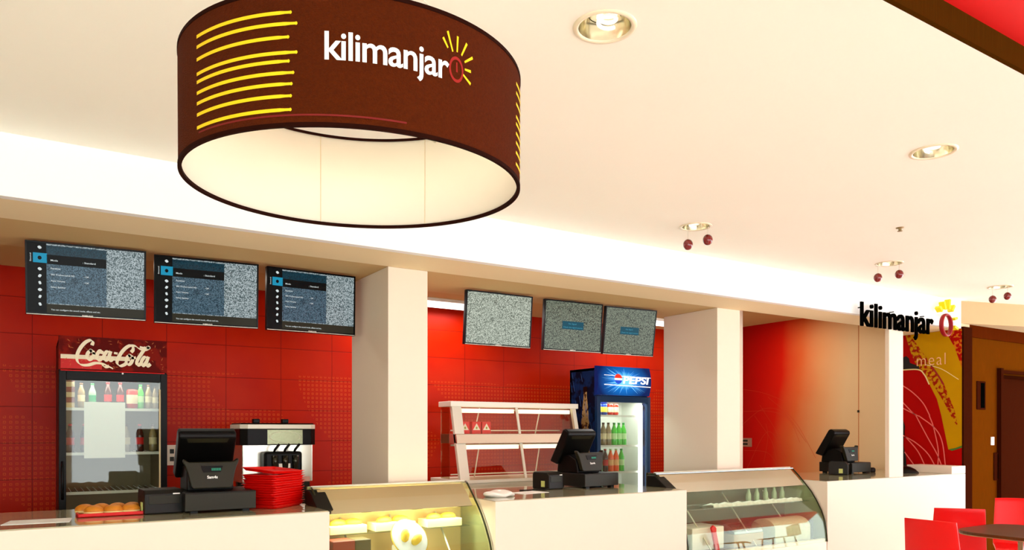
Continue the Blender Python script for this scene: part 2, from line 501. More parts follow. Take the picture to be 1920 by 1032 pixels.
mural_poly([(1680, 695.2), (1720.7, 693.5), (1733.5, 702.8), (1742.8, 721.4), (1756.7, 749), (1765, 780), (1760, 800), (1680, 790)], 0.0045).build('red_cone', M_MRED, mu, flip=False)
mural_poly([(1778, 843), (1790, 841), (1803.4, 836), (1803.4, 840), (1785, 846)], 0.004).build('green_patch', mat('mural green', srgb(60, 110, 30), 0.5), mu, flip=False)
mb = MB()
for off_pts in ([(1680, 684), (1690, 681), (1693, 671), (1699, 668), (1704, 672), (1706, 681), (1723, 687), (1724, 692.5), (1680, 694)],):
    v = [onX(px, py, XR - 0.005) for px, py in off_pts]; mb.add(v, [list(range(len(v)))])
mb.build('dark_silhouette', mat('mural black', srgb(12, 4, 2), 0.5), mu, flip=False); mb = MB()
v = [onX(px, py, XR - 0.005) for px, py in [(1680, 780), (1690, 775), (1697, 800), (1694, 835), (1699, 860), (1700, 900), (1680, 900)]]; mb.add(v, [list(range(len(v)))])
mb.build('dark_shape', mat('mural black', srgb(12, 4, 2), 0.5), mu, flip=False)
mural_poly([(1680, 822), (1690, 819), (1693, 830), (1691, 846), (1680, 852)], 0.006).build('yellow_patch', M_YELLOW, mu, flip=False)
mb = MB()
for q in ([(1718, 780), (1740, 821), (1757, 851), (1767, 876)], [(1723, 780), (1753, 803), (1767, 829), (1773.5, 876)], [(1743, 780), (1751, 802), (1759.6, 843.5), (1759, 876)],
          [(1693, 816.6), (1718, 831), (1740, 851), (1755, 876)], [(1697, 818), (1721, 846), (1736, 876)], [(1696.6, 848), (1717, 876)],
          [(1684, 718), (1710, 735), (1731, 756), (1744, 780)], [(1684, 745), (1710, 772.6), (1719, 780)], [(1684, 761), (1717, 778), (1724, 781)]):
    wall_line(mb, q, 0.012, 0.007)
mb.build('pink_arc_set', M_ARCP, mu, flip=False)
mb = MB()
wall_line(mb, [(1682, 695), (1720.7, 693.5), (1733.5, 702.8), (1742.8, 721.4)], 0.014, 0.007)
wall_line(mb, [(1735, 684), (1765, 692), (1798, 712)], 0.008, 0.007)
mb.build('pale_line_set', mat('pale line print', srgb(236, 214, 150), 0.6), mu, flip=False)
mb = MB(); wall_line(mb, [(1746, 686), (1761, 707), (1770, 722)], 0.02, 0.007)
mb.build('dark_streak', M_REDPRINT, mu, flip=False)
a = onX(1719, 687.5, XR - 0.008); b = onX(1773, 683, XR - 0.008)
wdt = a.y - b.y
mb = MB(); text_mb(mb, 'meal', (XR - 0.008, a.y, a.z), (0, -1, 0), (0, 0, 1), wdt, 0.15, bold=-0.012, spacing=1.15)
mb.build('lettering', mat('pale pink lettering', srgb(244, 190, 140), 0.6), mu, flip=False)

# ================================================================== CEILING FITTINGS
M_DLIN = mat('silver reflector', srgb(222, 214, 186), 0.15, 0.9)
M_TUBE = mat('frosted lamp tube', srgb(250, 248, 236), 0.4, emit=(1, 0.95, 0.85, 1), estr=0.25)


def make_downlight():
    t = thing('downlight', 'x', 'ceiling light', (0, 0, 3.0), 0, 'recessed ceiling downlights')
    MB().lathe([(0.098, 0.002), (0.098, -0.004), (0.106, -0.007), (0.118, -0.004), (0.120, 0.002)], n=48, cap=False).build('trim_ring', mat('ivory metal ring', srgb(240, 228, 196), 0.3, coat=0.4), t, smooth=True)
    rf = MB().lathe([(0.098, 0.0), (0.094, 0.03), (0.075, 0.08), (0.05, 0.1), (0.001, 0.105)], n=48, cap=False).build('reflector', M_DLIN, t, smooth=True)
    pts = []
    for k in range(41):
        q = k / 40; an = q * 5.0 * PI
        pts.append((0.034 * math.cos(an) + 0.012, 0.034 * math.sin(an), 0.012 + 0.055 * q))
    MB().tube(pts, 0.0075, 8).build('lamp_tube', M_TUBE, t, smooth=True)
    MB().lathe([(0.022, 0.066), (0.022, 0.10)], (0.012, 0, 0), 20).build('lamp_holder', mat('holder shade', srgb(120, 110, 70), 0.4), t, smooth=True)
    m = MB()
    for k in (0, 1):
        m.tube([(0.06 * math.cos(a_), 0.06 * math.sin(a_), 0.045) for a_ in [PI * 0.15 + k * PI + i * PI * 0.7 / 10 for i in range(11)]], 0.002, 6)
    m.build('spring_clip', mat('dark clip', srgb(70, 64, 30), 0.4, 0.6), t, smooth=True)
    return t


dl_lab = ['largest round recessed downlight right of the brown drum pendant', 'round recessed downlight below the red ceiling corner',
          'recessed downlight with two red balls nearest the brown pendant', 'recessed downlight with two red balls above the black letter sign',
          'farthest recessed downlight with two red balls by the wood wall']
dl0 = make_downlight()
for i, (x, y) in enumerate(DL):
    if i == 0: dl0.location = (x, y, 3.0); dl0['label'] = dl_lab[0]
    else: dup(dl0, (x, y, 3.0), 0.9 * i, dl_lab[i])
# hanging balls: pairs under the rear three fittings
balls = [((1290, 459), 2), ((1327, 450), 2), ((1646, 521), 3), ((1686, 514.5), 3), ((1861, 561.5), 4), ((1889, 555.5), 4)]
b_lab = ['red ball hanging on a wire, left one under the nearest balled downlight', 'red ball hanging on a wire, right one under the nearest balled downlight',
         'red ball on a wire, left one above the black letter sign', 'red ball on a wire, right one above the black letter sign',
         'red ball on a wire, left one above the wood wall', 'red ball on a wire, right one above the wood wall']
b0 = None
for i, ((px, py), k) in enumerate(balls):
    x, y = DL[k]; dd = (x * math.sin(TH) + y * math.cos(TH))
    side = -1 if i % 2 == 0 else 1
    r_ = ray(px, py); tt = dd / (r_.x * math.sin(TH) + r_.y * math.cos(TH))
    loc = Vector((r_.x * tt, r_.y * tt, 1.5 + r_.z * tt))
    if b0 is None:
        b0 = thing('hanging_ball', b_lab[0], 'hanging ornament', loc, 0, 'red balls hung below the downlights')
        MB().ball((0, 0, 0), 0.036, 0.036, 0.040).build('ball', M_REDBALL, b0, smooth=True)
        L = 3.0 - 0.005 - loc.z
        MB().tube([(0, 0, 0.04), (0, 0, L + 0.008)], 0.0012, 6).lathe([(0.008, L + 0.007), (0.008, L), (0.003, L - 0.008)], n=12).build('wire', mat('thin wire', srgb(190, 180, 150), 0.4, 0.5), b0, smooth=True)
    else:
        d_ = b0.copy(); COL.objects.link(d_); d_.location = loc; d_['label'] = b_lab[i]
        L = 3.0 - 0.005 - loc.z
        for ch in list(b0.children):
            if ch.name.startswith('ball'):
                c = ch.copy(); COL.objects.link(c); c.parent = d_
        MB().tube([(0, 0, 0.04), (0, 0, L + 0.008)], 0.0012, 6).lathe([(0.008, L + 0.007), (0.008, L), (0.003, L - 0.008)], n=12).build('wire', mat('thin wire', srgb(190, 180, 150), 0.4, 0.5), d_, smooth=True)
sd = thing('sprinkler_head', 'tiny sprinkler head on the cream ceiling above the far sign', 'sprinkler', (5.42, 3.16, 3.0))
MB().lathe([(0.03, 0.003), (0.028, -0.004), (0.012, -0.008), (0.01, -0.022), (0.018, -0.024), (0.018, -0.027), (0.002, -0.028)], n=20).build('head', mat('dull nickel', srgb(150, 130, 90), 0.4, 0.5), sd, smooth=True)

# kitchen strip lights
M_STRIP = mat('lit strip diffuser', srgb(255, 255, 255), 0.5, emit=(1, 1, 0.98, 1), estr=1.3)


def strip(x0, x1, y0, y1, z, label):
    t = thing('strip_light', label, 'ceiling light', ((x0 + x1) / 2, (y0 + y1) / 2, z), 0, 'white strip lights over the kitchen')
    hx = (x1 - x0) / 2; hy = (y1 - y0) / 2
    MB().box(-hx, hx, -hy, hy, -0.03, 0.0).build('housing', M_WHITE, t, bevel=0.004)
    MB().box(-hx + 0.02, hx - 0.02, -hy + 0.02, hy - 0.02, -0.036, -0.03).build('diffuser', M_STRIP, t)


strip(2.55, 3.78, 6.38, 6.72, 2.75, 'white strip light on the kitchen ceiling left of the middle screens')
strip(5.35, 6.45, 6.20, 6.50, 2.75, 'white strip light behind the sixth screen near the second pillar')
area_light('kitchen_light', (3.2, 6.55, 2.70), (0, 0, 0), 1.2, 0.3, 6, (1, 0.97, 0.9))
area_light('kitchen_light', (5.9, 6.35, 2.70), (0, 0, 0), 1.0, 0.25, 3.5, (1, 0.97, 0.9))
area_light('kitchen_light', (0.9, 6.2, 2.72), (0, 0, 0), 1.2, 0.3, 2, (1, 0.93, 0.8))
area_light('recess_light', (8.0, 6.6, 3.04), (0, 0, 0), 1.0, 0.6, 6, (1, 0.95, 0.85))

# ================================================================== DRUM PENDANT
LX, LY = 0.818, 2.150; LR = 0.489
ped = thing('drum_pendant', 'big brown fabric drum pendant with yellow stripes and white restaurant name', 'pendant lamp', (LX, LY, 2.385))
dirc = Vector((-LX, -LY, 0)).normalized()           # towards the viewer
rr_ = Vector((-dirc.y, dirc.x, 0))                   # to the right as seen
ped.rotation_mode = 'QUATERNION'
from mathutils import Quaternion
ped.rotation_quaternion = Quaternion(rr_, R(1.3))
zb, zt_ = -0.160, 0.160


def cyl(psi, z, rad):
    """psi in degrees from the viewer direction, positive to the right."""
    a_ = R(psi); return (dirc * math.cos(a_) + rr_ * math.sin(a_)) * rad + Vector((0, 0, z))


def shell(r0, za, zc, n=128):
    m = MB(); vs = []
    for z in (za, zc):
        for k in range(n): vs.append((r0 * math.cos(2 * PI * k / n), r0 * math.sin(2 * PI * k / n), z))
    m.add(vs, [[k, (k + 1) % n, n + (k + 1) % n, n + k] for k in range(n)])
    return m


MB().lathe([(LR - 0.004, zb), (LR, zb), (LR, zt_), (LR - 0.004, zt_), (LR - 0.004, zb)], n=160, cap=False).build('shade', M_FABRIC, ped, smooth=False)
li = MB().lathe([(LR - 0.0045, zb + 0.004), (LR - 0.0045, zt_ - 0.004), (LR - 0.006, zt_ - 0.004), (LR - 0.006, zb + 0.004), (LR - 0.0045, zb + 0.004)], n=128, cap=False)
li.build('lining', M_LINING, ped, smooth=True)
for z in (zb, zt_):
    s_ = -1 if z > 0 else 1
    MB().lathe([(LR - 0.009, z), (LR + 0.0015, z - 0.001 * s_), (LR + 0.0015, z + 0.009 * s_), (LR - 0.009, z + 0.009 * s_), (LR - 0.009, z)], n=128, cap=False).build('rim_band', M_RIM, ped, smooth=False)
for ps in (-165, 150):
    c = cyl(ps, 0, LR - 0.0065); MB().tube([(c.x, c.y, zb + 0.01), (c.x, c.y, zt_ - 0.01)], 0.0015, 6).build('lining_seam', mat('cream seam', srgb(226, 206, 170), 0.8), ped)
sp_ = MB(); hub = Vector((0, 0, 0.12))
for k in range(3):
    q = cyl(k * 120 + 25, 0.135, LR - 0.01); sp_.tube([q, hub], 0.003, 8)
sp_.build('spider_frame', M_STEELL, ped, smooth=True)
sus = MB()
for k in range(3):
    q = cyl(k * 120 + 25, zt_ - 0.01, LR - 0.012); sus.tube([q, (0, 0, 0.595)], 0.0012, 6)
sus.build('suspension_wire', M_STEELL, ped, smooth=True)
MB().lathe([(0.06, 0.612), (0.06, 0.590), (0.01, 0.583)], n=32).build('ceiling_rose', M_WHITE, ped, smooth=True)
MB().tube([(0, 0, 0.585), (0, 0, 0.14)], 0.004, 8).lathe([(0.022, 0.15), (0.022, 0.095)], n=20).build('lamp_holder', M_WHITE, ped, smooth=True)
MB().ball((0, 0, 0.072), 0.03, 0.03, 0.034).build('bulb', mat('opal bulb', srgb(255, 250, 235), 0.3, emit=(1, 0.93, 0.8, 1), estr=2), ped, smooth=True)
point_light('pendant_bulb_light', (LX, LY, 2.385 + 0.0), 0.8, (1, 0.93, 0.82), 0.05)
# stripes, three blocks around the shade
zs = [2.494, 2.468, 2.437, 2.401, 2.381, 2.354, 2.328, 2.300, 2.268]
ends = [0.2, 1.8, -0.5, 1.8, -0.4, 0.9, 0.4, 0.2, 0.1]
for blk in (0, 118, 236):
    sb = MB()
    for j, z in enumerate(zs):
        a0 = -53 + blk; a1 = -18.3 + blk + ends[j]; n_ = 24; vs = []; zc_ = z - 2.385 - 0.004
        for k in range(n_ + 1):
            t = k / n_; ps = a0 + (a1 - a0) * t; hw = 0.0042 * (1 if t < 0.93 else 0.75)
            dz = 0.004 * (1 - t)
            vs.append(cyl(ps, zc_ + hw + dz * 0, LR + 0.0012)); vs.append(cyl(ps, zc_ - hw, LR + 0.0012))
        sb.add(vs, [[2 * k, 2 * k + 1, 2 * k + 3, 2 * k + 2] for k in range(n_)])
        # rounded end
        cps = [cyl(a1 + 0.5 * math.sin(q), zc_ + 0.0042 * math.cos(q), LR + 0.0013) for q in [PI * i / 8 for i in range(9)]]
        sb.add(cps, [list(range(9))])
    sb.build('stripe_print', M_YELLOW, ped, flip=False)
sb = MB(); n_ = 48; vs = []
for k in range(n_ + 1):
    ps = -52 + 66 * k / n_; vs.append(cyl(ps, -.134 + .0022, LR + .0012)); vs.append(cyl(ps, -.134 - .0022, LR + .0012))
sb.add(vs, [[2 * k, 2 * k + 1, 2 * k + 3, 2 * k + 2] for k in range(n_)]).build('red_line_print', mat('deep red print', srgb(116, 14, 6), .7), ped, flip=False)
for blk in (0, 118, 236):
    tb = MB(); vs, fs, x0, x1 = text_geo('kilimanjar', 0.014, 0.0, 0.0, 0.94)
    W0, W1 = -8.6 + blk, 27.4 + blk
    tb.add([cyl(W0 + (v.x - x0) / (x1 - x0) * (W1 - W0), -0.004 + v.y * (0.068 / 0.73), LR + 0.0014) for v in vs], fs)
    tb.build('lettering', M_WHITE, ped, flip=False)
    rg = MB(); vs = []; c0 = 30.0 + blk; zc_ = 0.030; N = 40
    deg_m = 180 / PI / LR
    for k in range(N + 1):
        q = 2 * PI * k / N
        for rr2 in (1.0, 0.76):
            vs.append(cyl(c0 + 0.0225 * deg_m * math.cos(q) * rr2, zc_ - 0.002 + 0.032 * math.sin(q) * rr2, LR + 0.0014))
    rg.add(vs, [[2 * k, 2 * k + 1, 2 * k + 3, 2 * k + 2] for k in range(N)])
    rg.add([cyl(c0 + dx * deg_m, zc_ + dz, LR + 0.0014) for dx, dz in ((-0.001, 0.016), (0.003, 0.016), (0.004, -0.008), (-0.001, -0.008))], [[0, 1, 2, 3]])
    rg.build('sun_ring', M_REDPRINT, ped, flip=False)
    ry = MB()
    for an, l0, l1 in ((-5, 0.030, 0.066), (24, 0.034, 0.060), (52, 0.038, 0.078), (80, 0.038, 0.080), (108, 0.036, 0.076), (135, 0.036, 0.086), (152, 0.05, 0.078)):
        an = an - 22
        c, s2 = math.cos(R(an)), math.sin(R(an)); wdd = 0.0036
        p = [(c * l0 - s2 * wdd * .7, s2 * l0 + c * wdd * .7), (c * l0 + s2 * wdd * .7, s2 * l0 - c * wdd * .7), (c * l1 + s2 * wdd, s2 * l1 - c * wdd), (c * l1 - s2 * wdd, s2 * l1 + c * wdd)]
        ry.add([cyl(c0 + x * 0.8 * deg_m, zc_ + 0.006 + z, LR + 0.0014) for x, z in p], [[0, 1, 2, 3]])
    ry.build('sun_rays', M_YELLOW, ped, flip=False)

# ================================================================== COUNTERS
def counter(x0, x1, depth, label, name='service_counter'):
    t = thing(name, label, 'counter', ((x0 + x1) / 2, YK, 0), 0, 'cream service counters')
    h = (x1 - x0) / 2
    MB().box(-h, h, 0, depth, 0, 0.997).build('body', M_COUNTER, t, bevel=0.003)
    MB().box(-h + 0.004, h - 0.004, 0.012, depth, 0.997, 1.002).build('stone_top', M_STONE, t, bevel=0.001)
    return t


counter(-2.6, 1.546, 0.95, 'left cream counter with polished stone top carrying buns, till and trays')
counter(2.742, 4.61, 1.08, 'middle cream counter with polished stone top between the two display cases')
c3 = counter(6.51, 9.088, 1.08, 'right end cream counter with polished stone top under the mural')
MB().box(8.79 - 7.799, 9.088 - 7.799, 0.0, 0.52, 1.002, 1.088).build('raised_end', M_COUNTER, c3, bevel=0.003)

# ================================================================== DISPLAY CASES
PROF = [(4.925, 1.118), (4.90, 1.105), (4.825, 1.035), (4.745, 0.955), (4.69, 0.895), (4.63, 0.81), (4.575, 0.715), (4.54, 0.62), (4.52, 0.52), (4.512, 0.42)]


def display_case(x0, x1, label, warm):
    t = thing('display_case', label, 'display case', ((x0 + x1) / 2, 4.5, 0))
    h = (x1 - x0) / 2 - 0.012; pr = [(y - 4.5, z) for y, z in PROF]
    MB().box(-h, h, 0.02, 0.50, 0, 0.42).build('base', M_COUNTER if warm else M_STEELL, t, bevel=0.004)
    # glass front (lower curve)
    def sheet(p, th, a, b):
        inn = [(y + th, z - th * 0.6) for y, z in p]
        return MB().prism(p + inn[::-1], 'x', a, b)
    sheet(pr[3:], 0.006, -h + 0.02, h - 0.02).build('curved_glass', glass('case glass', (0.90, 0.94, 0.86, 1), 0.02, fk=0.12), t, smooth=False)
    sheet(pr[1:4], 0.008, -h + 0.03, h - 0.045).build('canopy_panel', M_STEEL if not warm else mat('satin canopy metal', srgb(214, 204, 172), 0.25, 0.9), t)
    MB().box(-h, h, 0.40, 0.52, 1.108, 1.120).build('top_glass', glass('case top glass', (0.8, 0.92, 0.85, 1), 0.25), t, bevel=0.002)
    MB().tube([(-h, 0.425, 1.123), (h - 0.02, 0.425, 1.123)], 0.006, 8).build('ridge_rail', M_STEELL, t, smooth=True)
    MB().box(-h, h, 0.505, 0.525, 0.42, 1.118).build('back_panel', mat('case back panel', srgb(74, 64, 30), 0.35) if not warm else mat('warm case back', srgb(236, 206, 146), 0.3, 0.3), t)
    for s_, a, b in ((1, h - 0.006, h), (-1, -h, -h + 0.006)):
        body = pr + [(0.52, 0.42), (0.52, 1.118)]
        MB().prism(body, 'x', a, b).build('end_panel', glass('end glass', (0.86, 0.92, 0.8, 1), 0.08), t)
        # dark edge trim following the curve
        MB().tube([((a + b) / 2, y, z) for y, z in pr], 0.007, 8).build('edge_trim', mat('dark green edge', srgb(44, 46, 22), 0.3), t, smooth=True)
    # end bracket cap on the left
    MB().prism([(0.22, 0.985), (0.40, 1.10), (0.50, 1.10), (0.50, 1.004), (0.24, 1.004 - 0.03)], 'x', -h - 0.02, -h + 0.085).build('end_cap', M_BLACKM, t, bevel=0.006)
    # shelf and rails
    MB().box(-h + 0.03, h - 0.03, 0.31 if warm else 0.18, 0.50, 0.80, 0.806).build('glass_shelf', glass('shelf glass', (0.85, 0.95, 0.9, 1), 0.15), t, bevel=0.001)
    for fx in (-0.62, 0.0, 0.62): MB().tube([(fx * h, 0.02 + 0.06, 0.44), (fx * h, 0.49, 0.9)], 0.007, 6).build('shelf_strut', M_STEELL, t, smooth=True)
    MB().box(-h + 0.02, h - 0.02, 0.02, 0.06, 0.42, 0.45).build('front_rail', M_STEELL, t, bevel=0.003)
    deck = mat('warm case deck', srgb(206, 160, 80), 0.25, 0.4) if warm else mat('cold case deck', srgb(92, 58, 34), 0.5)
    MB().box(-h + 0.02, h - 0.02, 0.06, 0.50, 0.42, 0.44).build('deck', deck, t)
    em = mat('warm tube', srgb(255, 240, 200), 0.5, emit=(1, 0.9, 0.65, 1), estr=3.0) if warm else mat('cool tube', srgb(240, 240, 230), 0.5, emit=(0.95, 1, 0.95, 1), estr=0.5)
    MB().tube([(-h + 0.08, 0.33, 0.955), (h - 0.08, 0.33, 0.955)], 0.012, 10).build('light_tube', em, t, smooth=True)
    return t


display_case(1.546, 2.742, 'warm lit glass display case of pastries left of the middle counter', True)
display_case(4.61, 6.51, 'cool dark glass display case with covered trays right of the middle counter', False)
area_light('case_light', (2.14, 4.80, 0.93), (R(-15), 0, 0), 1.0, 0.06, 2.4, (1, 0.96, 0.88))
area_light('case_light', (5.56, 4.80, 0.93), (R(-15), 0, 0), 1.6, 0.06, 0.3, (0.95, 1, 0.9))

# food in the warm case
pl = thing('serving_plate', 'white oval plate tipped up in the warm case with two yellow pastries', 'plate', (2.17, 4.715, 0.755))
def tilt(v, a=R(52)): return Vector((v.x, v.y * math.cos(a) - v.z * math.sin(a), v.y * math.sin(a) + v.z * math.cos(a)))
MB().lathe([(0.001, 0.0), (0.09, 0.0), (0.13, 0.012), (0.135, 0.014), (0.13, 0.02), (0.09, 0.007), (0.001, 0.007)], n=48, cap=False).xf(lambda v: Vector((v.x * 0.95, v.y * 1.1, v.z))).xf(tilt).build('dish', mat('white china', srgb(236, 242, 255), 0.3), pl, smooth=True)
MB().lathe([(0.136, 0.010), (0.139, 0.014), (0.134, 0.019)], n=48, cap=False).xf(lambda v: Vector((v.x * 0.95, v.y * 1.1, v.z))).xf(tilt).build('brown_rim', M_PASTRY, pl, smooth=True)


def loaf(m, c, a, b, h, rot, fn=None):
    o = len(m.v); m.ball((0, 0, 0), a, b, h, 10)
    for i in range(o, len(m.v)):
        x, y, z = m.v[i]
        k = 1 + 0.10 * math.sin(9 * x / a) * (1 - abs(x) / a)
        x, y = x, y * k
        z = max(z, -h * 0.5)
        q = Vector((x * math.cos(rot) - y * math.sin(rot), x * math.sin(rot) + y * math.cos(rot), z))
        if fn: q = fn(q)
        m.v[i] = tuple(q + Vector(c))


for k, (dx, dy, ro) in enumerate([(-0.03, 0.02, 1.2), (0.045, -0.02, 0.7)]):
    m = MB(); c = tilt(Vector((dx, dy, 0.02)))
    loaf(m, (0, 0, 0), 0.055, 0.03, 0.02, ro, tilt)
    o = m.build('yellow_pastry', M_PASTRY, None, smooth=True)
    o.location = Vector((2.17, 4.715, 0.755)) + c
    tag(o, ['yellow pastry, upper left of two on the tipped white plate', 'yellow pastry, lower right of two on the tipped white plate'][k], 'pastry', 'pastries on the tipped plate')
st = tag(MB().prism([(4.745 - 4.74, 0.44), (4.77 - 4.74, 0.44), (4.80 - 4.74, 0.70), (4.785 - 4.74, 0.71)], 'x', -0.08, 0.08).build('plate_stand', M_STEELL), 'steel stand holding the tipped white plate in the warm case', 'stand')
st.location = (2.17, 4.765, 0)
tr = thing('food_tray', 'steel tray of golden rolls on the deck of the warm case', 'tray', (2.42, 4.80, 0.44))
MB().box(-0.22, 0.22, -0.16, 0.14, 0.0, 0.012).box(-0.22, -0.21, -0.16, 0.14, 0.0, 0.09).box(0.21, 0.22, -0.16, 0.14, 0.0, 0.09).box(-0.22, 0.22, -0.16, -0.15, 0.0, 0.09).box(-0.22, 0.22, 0.13, 0.14, 0.0, 0.09).build('pan', M_STEELL, tr, bevel=0.003)
idx = 0
proto = None
rl = ['front left', 'front middle', 'front right', 'back left', 'back middle', 'back right', 'left on top', 'right on top']
for k, (dx, dy, dz) in enumerate([(-0.14, -0.09, 0.04), (0, -0.1, 0.04), (0.14, -0.09, 0.04), (-0.14, 0.06, 0.04), (0, 0.06, 0.04), (0.14, 0.06, 0.04), (-0.07, -0.02, 0.09), (0.08, -0.01, 0.09)]):
    if proto is None:
        m = MB(); loaf(m, (0, 0, 0), 0.07, 0.05, 0.04, 0); proto = o = m.build('bread_roll', M_PASTRY, None, smooth=True)
    else: o = proto.copy(); COL.objects.link(o)
    o.location = (2.42 + dx, 4.80 + dy, 0.44 + dz); o.rotation_euler = (0, 0, k * 0.7)
    tag(o, 'golden roll in the warm case tray, ' + rl[k], 'bread roll', 'golden rolls in the warm case')
# upper shelf of warm case: loaf trays
for k, (x, wd_, lab) in enumerate([(1.78, 0.13, 'cream paper lined box on the warm case shelf, left'), (2.12, 0.15, 'cream paper lined box on the warm case shelf, middle'), (2.50, 0.14, 'cream paper lined box on the warm case shelf, right')]):
    t = thing('pastry_box', lab, 'box', (x, 4.90, 0.806), 0, 'paper boxes on the warm shelf')
    MB().box(-wd_, wd_, -0.08, 0.08, 0, 0.055).build('box_body', mat('cream card', srgb(250, 232, 176), 0.6), t, bevel=0.004)
    m = MB(); loaf(m, (-wd_ * 0.4, -0.01, 0.065), 0.06, 0.035, 0.03, 0.2); loaf(m, (wd_ * 0.45, 0.0, 0.065), 0.06, 0.035, 0.03, -0.3)
    m.build('pastry_filling', M_PASTRY, t, smooth=True)
t = thing('brown_package', 'brown wrapped package at the left end of the warm case', 'package', (1.765, 4.71, 0.44))
MB().box(-0.15, 0.0, -0.05, 0.1, 0, 0.345).build('red_half', mat('rust card', srgb(150, 58, 26), 0.5), t, bevel=0.006)
MB().box(0.0, 0.11, -0.05, 0.1, 0, 0.345).build('olive_half', mat('olive card', srgb(96, 84, 42), 0.5), t, bevel=0.006)
m = MB(); loaf(m, (1.62, 4.64, 0.62), 0.05, 0.04, 0.04, 0.2)
t = thing('paper_cup', 'pale paper wrapped item in front of the brown package', 'food item', (1.615, 4.600, 0.44))
MB().lathe([(0.028, 0.0), (0.036, 0.2), (0.030, 0.2)], n=20).build('cup', M_WHITE, t, smooth=True)
m = MB(); loaf(m, (0, 0, 0.21), 0.034, 0.034, 0.03, 0); m.build('yellow_topping', M_PASTRY, t, smooth=True)

# cold case content
CX = 5.56
t = thing('crinkled_liner', 'white crinkled liner sheet lying along the upper shelf of the cold case', 'liner', (CX + 0.18, 4.76, 0.806))
n_ = 70; vs = []
for i in range(n_ + 1):
    x = -0.62 + 1.24 * i / n_; z = 0.022 + 0.010 * math.sin(i * 1.9) + 0.006 * math.sin(i * 0.7)
    dy = 0.012 * math.sin(i * 1.3)
    vs += [(x, -0.07 + dy * 0.3, 0.001), (x, -0.062 + dy * 0.4, z), (x, -0.03 + dy, z * 1.1), (x, 0.10, 0.002)]
m = MB(); m.add(vs, [[4 * i + k, 4 * i + k + 1, 4 * i + 5 + k, 4 * i + 4 + k] for i in range(n_) for k in range(3)])
o = m.build('liner_sheet', mat('white paper', srgb(250, 250, 245), 0.6), t, smooth=True)
md = o.modifiers.new('th', 'SOLIDIFY'); md.thickness = 0.002
M_CLING = mat('pale green plastic', srgb(170, 188, 150), 0.25, coat=0.5)
proto = None
for k, (x, col) in enumerate([(0.30, 0), (0.42, 1), (0.55, 0), (0.68, 1), (0.80, 0)]):
    lab = 'pale plastic bottle standing on the cold case shelf, ' + ['leftmost', 'second from left', 'middle', 'second from right', 'rightmost'][k]
    if proto is None:
        proto = o = MB().lathe([(0.022, 0), (0.026, 0.01), (0.026, 0.07), (0.016, 0.095), (0.012, 0.115), (0.013, 0.125)], n=20).build('plastic_bottle', M_CLING, None, smooth=True)
    else: o = proto.copy(); COL.objects.link(o)
    o.location = (CX + x, 4.93, 0.806)
    tag(o, lab, 'bottle', 'pale bottles in the cold case')


def tub(x, y, wx, wy, hz, mat_b, mat_l, label, z=0.44, dome=True):
    t = thing('covered_tray', label, 'tray', (x, y, z), 0, 'covered trays in the cold case')
    MB().box(-wx, wx, -wy, wy, 0, hz).build('pan', mat_b, t, bevel=0.008)
    if dome:
        n2 = 12; pts = [(wy * math.cos(PI * i / n2), hz + 0.09 * math.sin(PI * i / n2)) for i in range(n2 + 1)]
        MB().prism(pts, 'x', -wx + 0.01, wx - 0.01).build('dome_lid', mat_l, t, bevel=0.004)
    return t


M_CLEAR = glass('clear lid', (0.9, 0.95, 0.85, 1), 0.22, 0.05)
tub(5.04, 4.82, 0.20, 0.14, 0.20, M_WHITE, M_CLEAR, 'white tray at the left end of the cold case', dome=False)
t2 = tub(5.50, 4.76, 0.20, 0.14, 0.12, mat('tan pan', srgb(176, 150, 100), 0.4), M_CLEAR, 'clear domed tan tray in the middle of the cold case')
m = MB()
for k in range(9): loaf(m, (-0.15 + 0.037 * k, 0.03 * math.sin(k * 2), 0.135), 0.03, 0.028, 0.02, k)
m.build('food_filling', mat('brown food', srgb(110, 70, 30), 0.6, var=0.3, vscale=30), t2, smooth=True)
t = thing('newspaper_sheet', 'pale printed sheet curved over a roll at the right of the cold case', 'paper', (6.12, 4.74, 0.44))
pts = [(0.14 * math.cos(q), 0.13 + 0.09 * math.sin(q)) for q in [PI * i / 14 for i in range(15)]]
MB().prism([(0.14, 0.0)] + pts + [(-0.14, 0.0)], 'x', -0.28, 0.24).build('wrapped_roll', mat('pale green paper', srgb(206, 214, 186), 0.5, var=0.18, vscale=40), t, bevel=0.004)
MB().box(0.242, 0.30, -0.13, 0.13, 0.0, 0.18).build('black_end', M_BLACK, t, bevel=0.006)
sc = thing('red_scoop', 'bright red plastic scoop leaning in the cold case', 'scoop', (5.06, 4.60, 0.44))
MB().prism([(-0.022, 0.0), (0.03, 0.0), (0.022, 0.16), (0.03, 0.20), (0.0, 0.225), (-0.035, 0.20), (-0.028, 0.16)], 'y', 0.0, 0.022).xf(lambda v: Vector((v.x - 0.12 * (v.z - 0.1), v.y + 0.1 * v.z, v.z))).build('handle', M_TRAY, sc, bevel=0.005)

